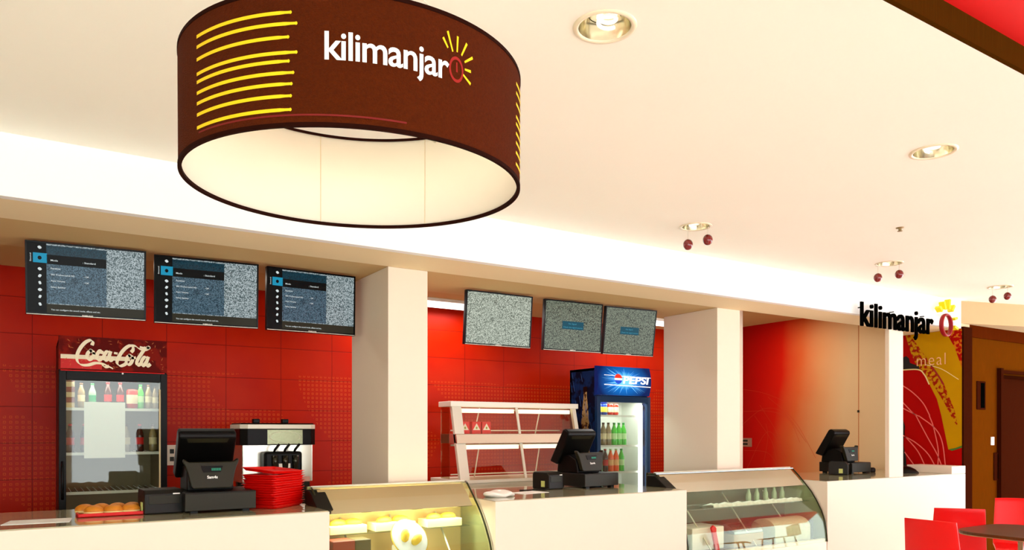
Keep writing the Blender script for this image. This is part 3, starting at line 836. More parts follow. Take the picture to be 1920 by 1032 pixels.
# ================================================================== SCREENS
def noise_screen(name, c0, c1, strength, scale=190):
    m = bpy.data.materials.new(name); m.use_nodes = True
    n = m.node_tree.nodes; l = m.node_tree.links; p = n['Principled BSDF']
    tc = n.new('ShaderNodeTexCoord'); vm = n.new('ShaderNodeVectorMath'); vm.operation = 'SCALE'; vm.inputs['Scale'].default_value = scale
    l.new(tc.outputs['Object'], vm.inputs[0])
    sn = n.new('ShaderNodeVectorMath'); sn.operation = 'FLOOR'; l.new(vm.outputs[0], sn.inputs[0])
    wn = n.new('ShaderNodeTexWhiteNoise'); wn.noise_dimensions = '3D'; l.new(sn.outputs[0], wn.inputs['Vector'])
    cr = n.new('ShaderNodeValToRGB'); e = cr.color_ramp.elements; e[0].color = c0; e[1].color = c1
    l.new(wn.outputs['Value'], cr.inputs[0]); l.new(cr.outputs[0], p.inputs['Emission Color'])
    p.inputs['Emission Strength'].default_value = strength
    p.inputs['Base Color'].default_value = (0.004, 0.004, 0.004, 1); p.inputs['Roughness'].default_value = 0.15; p.inputs['Specular IOR Level'].default_value = 0.12
    return m


def emis(name, c, s=0.24):
    return mat(name, (0.004, 0.004, 0.004, 1), 0.2, emit=c, estr=s, spec=0.06)


SX = 0.2
M_STAT = noise_screen('bright static picture', srgb(20, 64, 68), srgb(228, 244, 248), SX)
M_STATB = noise_screen('blue static under menu', srgb(26, 52, 66), srgb(112, 146, 166), SX)
M_STATGLARE = noise_screen('static picture with glare tone', srgb(60, 72, 56), srgb(236, 246, 226), SX * 1.25)  # window glare on the fourth screen, put into a paler, stronger static
M_STATD = noise_screen('dark blue static', srgb(6, 40, 52), srgb(26, 78, 96), SX)
M_STATG = noise_screen('grey green static picture', srgb(8, 14, 8), srgb(172, 184, 158), SX)
M_SCRBLK = emis('dark menu strip', srgb(6, 8, 8)); M_SCRBAR = emis('dark grey menu bar', srgb(52, 48, 34))
M_CYAN = emis('cyan menu highlight', srgb(30, 165, 205)); M_SCRTXT = emis('white screen text', srgb(225, 235, 235), 0.3)
M_BOX = emis('blue message box', srgb(14, 88, 108)); M_BOXT = emis('pale blue message text', srgb(80, 180, 210), 0.22)
W_, H_ = 0.667, 0.451


def screen(X, yaw, pit, Wd, label, menu=True, pale=False, Y=5.45, zt=2.665):
    t = thing('menu_screen', label, 'television', (X, Y, zt), 0, 'black menu screens under the soffit')
    t.rotation_euler = (R(pit), 0, R(yaw))
    hw = Wd / 2; H = H_
    MB().box(-hw, hw, 0.0, 0.035, -H, 0).box(-hw * 0.6, hw * 0.6, 0.035, 0.07, -H * 0.85, -H * 0.2).build('housing', M_BLACK, t, bevel=0.004)
    b_ = 0.012
    MB().box(-hw, hw, -0.006, 0.0, -b_, 0).box(-hw, hw, -0.006, 0, -H, -H + 0.016).box(-hw, -hw + b_, -0.006, 0, -H + 0.016, -b_).box(hw - b_, hw, -0.006, 0, -H + 0.016, -b_).build('bezel', mat('gloss black bezel', srgb(4, 4, 4), 0.2, spec=0.12), t, bevel=0.001)
    MB().box(-hw + 0.004, hw - 0.004, -0.0075, -0.006, -H + 0.003, -H + 0.006).build('chrome_strip', M_STEELL, t)
    m = MB(); text_mb(m, 'SAMSUNG', (-0.03, -0.0072, -H + 0.0075), (1, 0, 0), (0, 0, 1), 0.06, 0.007, 0.02); m.build('maker_name', M_WHITE, t, flip=False)
    MB().box(-0.04, 0.04, 0.07, 0.10, -0.22, 0.03).build('hanging_bracket', M_STEELL, t, bevel=0.002)
    X0, X1, Z1, Z0 = -hw + b_, hw - b_, -b_, -H + 0.016
    U = lambda u: X0 + (X1 - X0) * u
    V = lambda v: Z1 + (Z0 - Z1) * v
    MB().box(X0, X1, -0.002, 0.0, Z0, Z1).build('screen', M_STAT if menu else (M_STATGLARE if pale else M_STATG), t)

    def card(nm, u0, u1, v0, v1, mt, k=1):
        return MB().box(U(u0), U(u1), -0.002 - 0.0003 * k, -0.002, V(v1), V(v0)).build(nm, mt, t)

    def txt(mb_, s_, u, v, wd, ht, k=3):
        text_mb(mb_, s_, (U(u), -0.002 - 0.0003 * k, V(v)), (1, 0, 0), (0, 0, 1), wd * (X1 - X0), ht, 0.01)
    if menu:
        card('menu_strip', 0, 0.155, 0, 1, M_SCRBLK)
        card('menu_backdrop', 0.155, 0.665, 0.02, 0.155, M_STATD); card('menu_panel', 0.155, 0.665, 0.155, 0.86, M_STATB)
        card('highlight_row', 0.155, 0.665, 0.155, 0.29, M_SCRBLK, 2); card('message_bar', 0.155, 1, 0.87, 1, M_SCRBAR)
        card('highlight_icon', 0.045, 0.16, 0.14, 0.28, M_CYAN, 2)
        for v in (0.37, 0.47, 0.57, 0.67, 0.77, 0.88, 0.06):
            m = MB(); cx, cz = U(0.10), V(v)
            m.add([(cx + 0.012 * math.cos(q) * (0.75 + 0.25 * math.sin(v * 40 + q * 2)), -0.0028, cz + 0.010 * math.sin(q)) for q in [2 * PI * i / 10 for i in range(10)]], [list(range(10))])
            m.build('menu_icon', M_SCRTXT, t, flip=False)
        m = MB(); cx, cz = U(0.10), V(0.21)
        m.add([(cx + 0.011 * math.cos(q), -0.0031, cz + 0.012 * math.sin(q)) for q in [2 * PI * i / 12 for i in range(12)]], [list(range(12))]); m.build('speaker_icon', M_SCRBLK, t, flip=False)
        m = MB()
        txt(m, 'Mode', 0.19, 0.245, 0.06, 0.011); txt(m, ': Standard', 0.46, 0.245, 0.11, 0.011)
        txt(m, 'Equalizer', 0.19, 0.36, 0.085, 0.010); txt(m, 'SRS TruSurround HD', 0.19, 0.45, 0.20, 0.010); txt(m, ': Off', 0.47, 0.45, 0.04, 0.010)
        txt(m, 'Auto Volume', 0.19, 0.54, 0.12, 0.010); txt(m, ': Off', 0.47, 0.54, 0.04, 0.010)
        txt(m, 'Select Speaker', 0.19, 0.63, 0.125, 0.010)
        txt(m, 'You can configure the sound mode, effects and etc.', 0.19, 0.96, 0.42, 0.010)
        text_mb(m, 'Sound', (U(0.03), -0.0029, V(0.27)), (0, 0, 1), (-1, 0, 0), 0.05, 0.008, 0.01, un=(0, -1, 0))
        m.build('menu_text', M_SCRTXT, t, flip=False)
    return t, U, V, txt, card


screen(0.264 * 1.1122, -5.6, 6.0, 0.667, 'leftmost black menu screen above the fridge with the soft drink header')
screen(0.909 * 1.1122, -5.3, 3.2, 0.664, 'second menu screen from the left, between two other menu screens')
screen(1.56 * 1.1122, 1.7, 1.2, 0.666, 'third menu screen, right next to the first cream pillar')
screen(3.017 * 1.1122, -0.5, 5.2, 0.656, 'static screen paled to show glare, leftmost above the food warmer', False, True)
for (X, yw, pt, wd_, lb) in ((3.725, -2.9, 4.4, 0.633, 'static screen with blue message box, middle of the right three screens'), (4.343, -4.5, 8.2, 0.60, 'static screen with blue message box above the blue fridge')):
    t, U, V, txt, card = screen(X * 1.1122, yw, pt, wd_, lb, False)
    card('message_box', 0.30, 0.68, 0.40, 0.57, M_BOX)
    m = MB(); txt(m, 'No Signal', 0.41, 0.465, 0.14, 0.012); txt(m, 'Check the signal source', 0.32, 0.54, 0.34, 0.012); m.build('message_text', M_BOXT, t, flip=False)


# ================================================================== BOTTLE
def make_bottle(body, cap, label_m, h=0.24, r=0.033):
    t = thing('drink_bottle', 'x', 'bottle')
    MB().lathe([(r * 0.9, 0), (r, 0.01), (r, h * 0.28), (r * 0.9, h * 0.4), (r, h * 0.52), (r * 0.95, h * 0.66), (r * 0.42, h * 0.86), (r * 0.4, h * 0.94)], n=20).build('bottle_body', body, t, smooth=True)
    MB().lathe([(r * 0.45, h * 0.93), (r * 0.45, h)], n=16).build('cap', cap, t, smooth=True)
    MB().lathe([(r * 1.01, h * 0.26), (r * 0.93, h * 0.4), (r * 1.01, h * 0.52)], n=20, cap=False).build('paper_label', label_m, t, smooth=True)
    return t


def make_can(body, band):
    t = thing('drink_can', 'x', 'can')
    MB().lathe([(0.026, 0), (0.033, 0.008), (0.033, 0.108), (0.027, 0.118)], n=20).build('can_body', body, t, smooth=True)
    MB().lathe([(0.0335, 0.03), (0.0335, 0.085)], n=20, cap=False).build('printed_band', band, t, smooth=True)
    return t


P_ORANGE = make_bottle(mat('orange drink', srgb(246, 92, 20), 0.2, coat=.5), mat('pale green cap', srgb(190, 220, 150), .4), mat('orange label', srgb(250, 190, 120), .5))
P_GREEN = make_bottle(mat('green drink', srgb(70, 190, 50), 0.2, coat=.5), mat('green cap', srgb(40, 150, 60), .4), mat('pale green label', srgb(190, 230, 160), .5))
P_CLEAR = make_bottle(mat('pale drink', srgb(150, 190, 150), 0.2, coat=.5), mat('green cap', srgb(40, 150, 60), .4), mat('teal label', srgb(30, 150, 90), .5))
P_BROWN = make_bottle(mat('tan drink', srgb(140, 120, 80), 0.2, coat=.5), mat('brown cap', srgb(90, 60, 30), .4), mat('cream label', srgb(220, 205, 160), .5))
P_RED = make_bottle(mat('dark cola', srgb(70, 24, 8), 0.2, coat=.5), mat('red cap', srgb(200, 20, 14), .4), mat('red label', srgb(206, 24, 14), .5))
P_CAN = make_can(mat('blue can', srgb(30, 60, 150), 0.3, 0.3), mat('yellow can band', srgb(240, 220, 90), 0.4))
P_CANR = make_can(mat('red can', srgb(190, 40, 24), 0.3, 0.3), mat('cream can band', srgb(230, 210, 170), 0.4))
USED = set()


def put(proto, loc, label, group, s=1.0):
    if proto.name not in USED:
        USED.add(proto.name); o = proto; o.location = loc; o['label'] = label; o['group'] = group
    else: o = dup(proto, loc, 0, label, group)
    o.scale = (s, s, s)
    return o


# ================================================================== DRINKS FRIDGES
def fridge(name, label, loc, Wd, Dp, H, hh, body_m, frame_m, head_m, hdr_bulge, inner_lum, top_shade=0.0):
    """front face at local y=0, hh = header height."""
    t = thing(name, label, 'fridge', loc)
    h = Wd / 2; wl = 0.03; zt = H - hh
    m = MB().box(-h, -h + wl, 0.05, Dp, 0, H - 0.02).box(h - wl, h, 0.05, Dp, 0, H - 0.02).box(-h, h, Dp - wl, Dp, 0, H - 0.02).box(-h, h, 0.05, Dp, H - 0.05, H - 0.02).box(-h, h, 0.05, Dp, 0, 0.2).box(-h + wl, h - wl, 0.10, Dp - wl, zt - 0.02, zt)
    m.build('cabinet', body_m, t, bevel=0.003)
    lin = mat('white fridge liner', srgb(232, 232, 220), 0.4) if inner_lum > 1 else mat('dull brown liner', srgb(128, 112, 84), 0.5)
    MB().box(-h + wl, h - wl, Dp - wl - 0.006, Dp - wl, 0.2, zt - 0.02).box(-h + wl, -h + wl + 0.005, 0.1, Dp - wl, 0.2, zt - 0.02).box(h - wl - 0.005, h - wl, 0.1, Dp - wl, 0.2, zt - 0.02).build('liner', lin, t)
    q = [(0.05, zt)] + [(0.05 - hdr_bulge * math.sin(PI * i / 10) - 0.05 * 0.6, zt + hh * i / 10) for i in range(11)] + [(0.05, H)]
    hd = MB().prism(q, 'x', -h, h).build('header_sign', head_m, t)
    fw_ = 0.045
    door = MB().box(-h, -h + fw_, 0.0, 0.045, 0.18, zt - 0.01).box(h - fw_, h, 0.0, 0.045, 0.18, zt - 0.01).box(-h + fw_, h - fw_, 0.0, 0.045, zt - 0.075, zt - 0.01).box(-h + fw_, h - fw_, 0, 0.045, 0.18, 0.26).build('door', frame_m, t, bevel=0.004)
    MB().box(-h + fw_, h - fw_, 0.015, 0.022, 0.26, zt - 0.075).build('glass_pane', glass('fridge glass', (0.90, 0.93, 0.90, 1), 0.04, fk=0.25), door)
    MB().tube([(-h + 0.022, -0.006, 1.02), (-h + 0.022, -0.03, 1.06), (-h + 0.022, -0.03, 1.24), (-h + 0.022, -0.006, 1.28)], 0.009, 8).build('door_handle', M_BLACK, door, smooth=True)
    shelves = [1.06, 1.34, 1.66]
    for zz in shelves:
        m = MB()
        for i in range(16): m.box(-h + 0.04 + i * (Wd - 0.08) / 15 - 0.002, -h + 0.04 + i * (Wd - 0.08) / 15 + 0.002, 0.1, Dp - 0.05, zz - 0.006, zz - 0.002)
        m.box(-h + 0.035, h - 0.035, 0.095, 0.105, zz - 0.02, zz)
        m.build('shelf', mat('white wire shelf', srgb(230, 228, 214), 0.35), t)
    return t, door


FX = (0.154 + 0.844) / 2
M_COKEHEAD = speckle('dark red header print', srgb(92, 10, 4), srgb(128, 22, 8), 9, 0.5)
fr, door = fridge('drinks_fridge', 'black glass door drinks fridge with dark red script header behind the left counter', (FX, 6.08, 0), 0.69, 0.68, 2.16, 0.235, M_BLACK, M_BLACK, M_COKEHEAD, 0.0, 1)
hy = 0.019
MB().box(-0.335, 0.33, hy - 0.012, hy + 0.03, 1.893, 1.922).build('red_trim_bar', M_TRAY, fr, bevel=0.004)
# white and red band on header
MB().box(-0.333, 0.10, hy - 0.0010, hy, 2.000, 2.030).build('white_band', mat('cream print', srgb(240, 226, 190), .5), fr)
MB().box(-0.333, -0.08, hy - 0.0012, hy, 1.932, 2.000).build('red_band', mat('bright red print', srgb(200, 14, 8), .5), fr)
# header speckles: ice and splash marks
m = MB()
for i in range(70):
    x = random.uniform(-0.32, 0.33); z = random.uniform(1.94, 2.15); a_ = random.uniform(0, PI); ll = random.uniform(0.004, 0.016); wv = random.uniform(0.001, 0.0025)
    c, s_ = math.cos(a_), math.sin(a_)
    m.add([(x - c * ll, hy - 0.0014, z - s_ * ll), (x - s_ * wv, hy - 0.0014, z + c * wv), (x + c * ll, hy - 0.0014, z + s_ * ll), (x + s_ * wv, hy - 0.0014, z - c * wv)], [[0, 1, 2, 3]])
m.build('splash_print', mat('orange splash print', srgb(196, 100, 40), .5), fr, flip=False)
# script lettering, drawn with a broad pen; units: x 0..10, z 0..3.4
pen = lambda t, s: (0.10 + 0.34 * abs(t.x * math.sin(R(35)) + t.y * math.cos(R(35))))
thin = lambda t, s: 0.16 + 0.22 * math.sin(PI * min(1, s * 1.1)) if s < 0.9 else 0.08
m = MB(); S = 0.0522
strokes = [
    # C with long tail
    [(2.35, 2.75), (2.45, 3.15), (2.15, 3.35), (1.55, 3.05), (0.95, 2.3), (0.6, 1.45), (0.65, 0.75), (1.1, 0.35), (1.9, 0.35), (2.8, 0.62), (3.7, 0.55), (4.4, 0.25), (4.9, 0.0)],
    [(3.5, 0.52), (3.9, 0.2), (4.4, 0.30)],
    # o
    [(2.35, 2.1), (1.95, 1.9), (1.75, 1.4), (1.9, 1.0), (2.25, 1.1), (2.55, 1.6), (2.5, 2.05), (2.2, 2.15), (2.35, 1.85), (2.9, 1.75)],
    # c
    [(3.5, 1.75), (3.55, 2.1), (3.25, 2.1), (2.95, 1.6), (2.95, 1.1), (3.25, 1.0), (3.75, 1.45)],
    # a
    [(4.45, 2.05), (4.1, 2.05), (3.8, 1.55), (3.8, 1.08), (4.1, 1.05), (4.5, 1.65)],
    [(4.6, 2.15), (4.4, 1.5), (4.35, 1.08), (4.6, 1.0), (4.95, 1.35)],
    # hyphen
    [(5.0, 1.95), (5.45, 1.9)],
    # C second
    [(7.1, 2.15), (7.35, 2.45), (7.3, 2.85), (6.95, 2.95), (6.4, 2.6), (5.85, 1.95), (5.45, 1.2), (5.4, 0.7), (5.75, 0.4), (6.25, 0.55), (6.6, 0.85)],
    # o
    [(7.0, 1.75), (6.65, 1.5), (6.5, 1.0), (6.7, 0.6), (7.05, 0.75), (7.3, 1.25), (7.2, 1.7), (6.9, 1.75), (7.1, 1.45), (7.7, 1.5)],
    # l with flag
    [(6.9, 2.95), (7.6, 2.95), (8.2, 2.6), (8.9, 2.55), (9.4, 2.9), (8.9, 2.75), (8.2, 2.85)],
    [(8.95, 2.85), (8.45, 2.1), (7.95, 1.3), (7.8, 0.75), (8.0, 0.55), (8.4, 0.85)],
    # a
    [(9.15, 1.55), (8.8, 1.6), (8.45, 1.15), (8.4, 0.65), (8.65, 0.55), (9.1, 1.1)],
    [(9.3, 1.7), (9.05, 1.0), (9.0, 0.6), (9.2, 0.5), (9.55, 0.8)],
]
for i_, q in enumerate(strokes): ribbon(m, [(x, z) for x, z in q], pen, (-0.265 , hy - 0.002 - .0003 * i_, 1.940), (S, 0, 0), (0, 0, S * 1.12), 8)
m.build('script_lettering', mat('cream script print', srgb(250, 236, 200), .5), fr, flip=False)
MB().box(0.29, 0.300, 0.006, 0.0, 0.3, 1.8).build('cream_door_edge', mat('cream gasket', srgb(214, 196, 150), .5), door)
for x in (0.05,): MB().ball((x, hy - 0.014, 1.907), 0.008).build('badge', M_WHITE, fr, smooth=True)
area_light('fridge_light', (FX, 6.22, 1.85), (0, 0, 0), 0.5, 0.1, .7, (1, 0.95, 0.85))
# fridge content
grp = 'drinks on the top shelf of the black fridge'
for k, (x, pr_, nm, s) in enumerate([(-0.20, P_BROWN, 'pale bottle', .75), (-0.13, P_CLEAR, 'pale green bottle', .75), (-0.03, P_RED, 'red labelled bottle', .8), (0.05, P_RED, 'red labelled bottle', .8), (0.13, P_CANR, 'red can', 1.2), (0.185, P_GREEN, 'green bottle', .75), (0.24, P_BROWN, 'tan bottle', .75), (0.285, P_BROWN, 'tan bottle', .7)]):
    put(pr_, (FX + x, 6.26, 1.66), nm + ' on the top shelf of the black fridge, number %s from the left' % ['one', 'two', 'three', 'four', 'five', 'six', 'seven', 'eight'][k], grp, s)
for k in range(6):
    o = MB().box(-0.03, 0.03, -0.04, 0.04, 0, 0.036).build('snack_box', mat(['cream card box', 'rust card box'][k % 2], [srgb(226, 196, 140), srgb(150, 60, 30)][k % 2], 0.5), None, bevel=0.002)
    o.location = (FX - 0.275, 6.23, 1.66 + 0.037 * k)
    tag(o, ['cream', 'rust'][k % 2] + ' snack box in the left stack of the black fridge, ' + ['lowest', 'second up', 'third up', 'fourth up', 'fifth up', 'topmost'][k], 'box', 'stack of snack boxes in the black fridge')
grp = 'drinks on the middle shelf of the black fridge'
for k in range(7):
    pr_ = [P_RED, P_RED, P_CLEAR, P_CLEAR, P_BROWN, P_RED, P_BROWN][k]
    put(pr_, (FX - 0.27 + 0.09 * k, 6.26, 1.34), ['cola', 'cola', 'pale green', 'pale green', 'tan', 'cola', 'tan'][k] + ' bottle on the middle shelf of the black fridge, ' + ['far left', 'second', 'third', 'centre', 'fifth', 'sixth', 'far right'][k], grp, .85)
# white panel standing for the bright window reflection in the door glass
ps = tag(MB().box(-0.13, 0.13, 0, 0.0015, 0, 0.40).build('reflection_panel', mat('white reflection panel', srgb(238, 238, 226), .5)), 'large white reflection panel standing for window glare in the black fridge glass', 'paper')
ps.location = (FX - 0.06, 6.118, 1.30)

# blue fridge
BX0, BX1 = 4.894, 5.627; BXc = (BX0 + BX1) / 2; BW = BX1 - BX0
M_BLUE = mat('blue fridge paint', srgb(6, 46, 84), 0.35, spec=.2)
M_NAVY = speckle('navy side print', srgb(4, 12, 34), srgb(12, 40, 84), 7, 0.5)


def burst_mat():
    m = bpy.data.materials.new('lit starburst header print'); m.use_nodes = True
    n = m.node_tree.nodes; l = m.node_tree.links; p = n['Principled BSDF']
    tc = n.new('ShaderNodeTexCoord'); mp = n.new('ShaderNodeMapping')
    mp.inputs['Location'].default_value = (0.01, 0, -2.02 * 1.5); mp.inputs['Scale'].default_value = (1, 0, 1.5)
    l.new(tc.outputs['Object'], mp.inputs[0])
    ln = n.new('ShaderNodeVectorMath'); ln.operation = 'LENGTH'; l.new(mp.outputs[0], ln.inputs[0])
    cr = n.new('ShaderNodeValToRGB'); e = cr.color_ramp.elements
    e[0].position = 0.02; e[0].color = srgb(90, 215, 245); e[1].position = 0.36; e[1].color = srgb(4, 30, 92)
    k = e.new(0.15); k.color = srgb(10, 110, 205)
    l.new(ln.outputs['Value'], cr.inputs[0]); l.new(cr.outputs[0], p.inputs['Base Color']); l.new(cr.outputs[0], p.inputs['Emission Color'])
    p.inputs['Emission Strength'].default_value = 0.14; p.inputs['Specular IOR Level'].default_value = 0.1
    return m


M_BHEAD = burst_mat()
bf, bdoor = fridge('drinks_fridge', 'blue glass door drinks fridge with starburst header in the middle bay', (BXc, 6.05, 0), BW, 0.47, 2.165, 0.30, M_NAVY, M_BLUE, M_BHEAD, 0.03, 2)


def head_y(z):  # header surface
    f_ = (z - (2.165 - 0.30)) / 0.30; return 0.05 - 0.03 * math.sin(PI * f_) - 0.03 - 0.005


m = MB(); c0 = (-0.01, 2.02)
for i in range(64):
    a_ = 2 * PI * i / 64 + random.uniform(-.04, .04); l0 = random.uniform(0.02, 0.06); l1 = random.uniform(0.10, 0.24) * (1.5 if abs(math.cos(a_)) > .7 else 1)
    wv = random.uniform(0.002, 0.006)
    def pt(l_, o_):
        x = c0[0] + math.cos(a_) * l_ - math.sin(a_) * o_; z = c0[1] + math.sin(a_) * l_ * .7 + math.cos(a_) * o_
        x = max(-BW / 2 + .004, min(BW / 2 - .004, x)); z = max(1.875, min(2.155, z)); return (x, head_y(z), z)
    m.add([pt(l0, wv), pt(l0, -wv), pt((l0 + l1) / 2, -wv * .6), pt(l1, 0), pt((l0 + l1) / 2, wv * .6)], [[0, 1, 2, 3, 4]])
m.build('starburst_print', mat('lit pale blue rays', srgb(120, 200, 240), .4, emit=srgb(110, 200, 245), estr=0.2), bf, flip=False)
M_LITW = mat('lit white print', srgb(250, 250, 250), .4, emit=(1, 1, 1, 1), estr=0.25)
m = MB()
for za, zc in ((2.068, 2.074), (1.968, 1.976)):
    m.add([(x, head_y(z) - .001, z) for x, z in ((-BW / 2 + .08, zc), (-BW / 2 + .08, za), (BW / 2 - .01, za - .012), (BW / 2 - .01, zc - .012))], [[0, 1, 2, 3]])
m.build('white_stripe', M_LITW, bf, flip=False)
m = MB(); vs, fs, x0, x1 = text_geo('PEPSI', 0.03, 0, 0.15, 1.0)
m.add([((v.x - x0) / (x1 - x0) * 0.37 - 0.04, head_y(1.99 + v.y * .09) - .003, 1.990 + v.y * 0.075 / 0.73) for v in vs], fs)
m.build('lettering', M_LITW, bf, flip=False)
for nm_, c_, zlo, zhi in (('globe_red', mat('lit red print', srgb(220, 40, 20), .4, emit=srgb(220, 40, 20), estr=.4), .15, 1), ('globe_white', M_LITW, -.25, .15), ('globe_blue', mat('lit blue print', srgb(20, 60, 170), .4, emit=srgb(20, 60, 170), estr=.4), -1, -.25)):
    pts = []
    a0, a1 = math.asin(zlo), math.asin(zhi)
    for i in range(13): a_ = a0 + (a1 - a0) * i / 12; pts.append((math.cos(a_), math.sin(a_)))
    for i in range(13): a_ = a1 + (a0 - a1) * i / 12; pts.append((-math.cos(a_), math.sin(a_)))
    MB().add([(-0.10 + .052 * x, head_y(2.03 + .052 * z) - .004, 2.035 + .052 * z) for x, z in pts], [list(range(26))]).build(nm_, c_, bf, flip=False)
# bottle picture on the left side panel
sx = -BW / 2 - 0.0015
m = MB(); bt = [(0.03, 0), (0.072, 0.02), (0.075, 0.28), (0.05, 0.36), (0.068, 0.46), (0.045, 0.62), (0.026, 0.74), (0.028, 0.80)]
poly = [(sx, 0.20 - y, 1.12 + z) for y, z in bt] + [(sx, 0.20 + y, 1.12 + z) for y, z in bt[::-1]]
m.add(poly, [list(range(len(poly)))]); m.build('bottle_picture', speckle('tan bottle print', srgb(70, 40, 18), srgb(176, 146, 96), 20, .45), bf, flip=False)
MB().box(sx - .0006, sx, 0.20 - .034, 0.20 + .034, 1.90, 1.955).build('cap_picture', M_BLACK, bf)
MB().box(sx - .0008, sx, 0.20 - .07, 0.20 + .07, 1.30, 1.42).build('red_label_picture', M_REDPRINT, bf)
m = MB()
for i in range(26):
    y = random.uniform(0.08, 0.44); z = random.uniform(1.1, 2.05); ln = random.uniform(.03, .12)
    m.add([(sx - .0004, y, z), (sx - .0004, y + .008, z), (sx - .0004, y + .014 + ln * .2, z + ln), (sx - .0004, y + .008 + ln * .2, z + ln)], [[0, 1, 2, 3]])
m.build('splash_print', mat('blue splash print', srgb(40, 90, 150), .4), bf, flip=False)
MB().box(BW / 2 - 0.105, BW / 2 - 0.06, 0.055, 0.085, 0.3, 1.77).build('light_tube', mat('white fridge tube', srgb(255, 255, 255), .4, emit=(0.92, 1, 1, 1), estr=1.2), bf, bevel=0.008)
area_light('fridge_light', (BXc, 6.16, 1.82), (0, 0, 0), 0.5, 0.06, 1.6, (0.95, 1, 1))
grp = 'bottles on the lower shelf of the blue fridge'
for k, (x, pr_, nm) in enumerate([(-0.20, P_CLEAR, 'pale green bottle, leftmost'), (-0.125, P_RED, 'cola bottle, left of the orange pair'), (-0.05, P_ORANGE, 'orange bottle, left of two'), (0.025, P_ORANGE, 'orange bottle, right of two'), (0.10, P_GREEN, 'green bottle, rightmost')]):
    put(pr_, (BXc + x, 6.22, 1.06), nm + ' on the lower shelf of the blue fridge', grp)
grp = 'bottles on the middle shelf of the blue fridge'
for k, (x, pr_, nm) in enumerate([(-0.22, P_BROWN, 'tan bottle, leftmost'), (-0.15, P_BROWN, 'tan bottle, second from left'), (-0.08, P_BROWN, 'tan bottle, third from left'), (0.0, P_GREEN, 'green bottle, left of three'), (0.065, P_GREEN, 'green bottle, middle of three'), (0.13, P_GREEN, 'green bottle, right of three')]):
    put(pr_, (BXc + x, 6.22, 1.34), nm + ' on the middle shelf of the blue fridge', grp)
grp = 'cans on the top shelf of the blue fridge'
for x, z, pr_, nm in ((-0.23, 0, P_CAN, 'blue can, lower of the far left pair'), (-0.23, .119, P_CAN, 'blue can, upper of the far left pair'), (-0.155, 0, P_CAN, 'blue can, lower of the second pair'), (-0.155, .119, P_CAN, 'blue can, upper of the second pair'), (-0.07, 0, P_CANR, 'red can, left one'), (0.0, 0, P_CANR, 'red can, right one')):
    put(pr_, (BXc + x, 6.2, 1.66 + z), nm + ' on the top shelf of the blue fridge', grp)

# ================================================================== FOOD WARMER
wm = thing('food_warmer', 'pale two tier sloping glass food warmer left of the blue fridge', 'food warmer', (4.00, 6.02, 0))
hw = 0.72; zb0, zt0 = 1.042, 1.769; ys = lambda z: 0.18 * (z - zb0) / (zt0 - zb0)
MB().box(-hw - .06, hw + .04, -0.02, 0.53, 0, zb0 - .03).build('base_cabinet', M_STEEL, wm, bevel=.004)
MB().box(-hw - .03, hw + .03, -0.03, 0.55, zb0 - .03, zb0).build('worktop', M_STEELL, wm, bevel=.004)


def slab(za, zc, x0, x1, th=.03, off=0.0):
    return [(ys(za) + off, za), (ys(zc) + off, zc), (ys(zc) + off + th, zc), (ys(za) + off + th, za)], x0, x1


for xa, xc in ((-hw, -hw + .10), (hw - .045, hw)):
    p_, a, b = slab(zb0, zt0, xa, xc, .04); MB().prism(p_, 'x', a, b).build('side_post', M_STEELL, wm, bevel=.003)
MB().prism([(ys(zt0) - .03, zt0 - .05), (ys(zt0) - .03, zt0), (.40, zt0), (.40, zt0 - .05)], 'x', -hw - .02, hw + .02).build('top_board', M_STEELL, wm, bevel=.004)
zm = 1.415
MB().prism([(ys(zm - .04) - .02, zm - .04), (ys(zm + .05) - .02, zm + .05), (.40, zm + .05), (.40, zm - .04)], 'x', -hw, hw).build('middle_deck', M_STEEL, wm, bevel=.004)
for z in (zt0 - .085, zm - .075):
    for xa, xc in ((-hw + .12, -.02), (.05, hw - .06)): MB().box(xa, xc, ys(z) + .03, ys(z) + .10, z - .02, z + .02).build('heat_lamp_bar', mat('white lamp bar', srgb(250, 246, 228), .4, emit=(1, .95, .8, 1), estr=.35), wm, bevel=.003)
for za, zc in ((zb0, zm - .04), (zm + .05, zt0 - .05)):
    p_, a, b = slab(za, zc, -.02, .005, .015, -.006); MB().prism(p_, 'x', a, b).build('centre_post', M_STEELL, wm, bevel=.002)
    p_, a, b = slab(za, zc, -hw + .1, hw - .045, .004, .004); MB().prism(p_, 'x', a, b).build('glass_front', glass('warmer glass', (1, .97, .9, 1), .03), wm)
    m = MB()
    for x in (-.36, .36): m.tube([(x + .06, .38, zc), (x, .38, za)], .007, 6)
    m.tube([(-hw + .1, .38, zc - .02), (hw - .05, .38, zc - .02)], .010, 6); m.tube([(-hw + .1, .38, za + .03), (hw - .05, .38, za + .03)], .006, 6)
    m.build('rear_frame', M_STEELL, wm, smooth=True)
for a in (-hw, hw - .006): MB().box(a, a + .006, .22, .39, zb0, zt0 - .05).build('end_glass', glass('warmer end glass', (.8, .78, .6, 1), .08), wm)
for k, x in enumerate((3.45, 3.575, 3.685)):
    z0 = zm + .05
    t = thing('meal_carton', ['red carton with white triangle, alone at the left of the warmer', 'red carton with white triangle, middle of three in the warmer', 'red carton with white triangle, rightmost of three in the warmer'][k], 'carton', (x, 6.27, z0), 0, 'red cartons in the food warmer')
    MB().box(-.048, .048, -.03, .03, 0, .115).build('carton_body', M_TRAY, t, bevel=.002)
    MB().add([(-.040, -.0305, .035), (.040, -.0305, .035), (0, -.0305, .10)], [[0, 1, 2]]).build('white_triangle', M_WHITE, t, flip=False)
    MB().add([(.010 * math.cos(q), -.0312, .056 + .012 * math.sin(q)) for q in [2 * PI * i / 12 for i in range(12)]], [list(range(12))]).build('green_mark', mat('green mark', srgb(150, 160, 60), .5), t, flip=False)

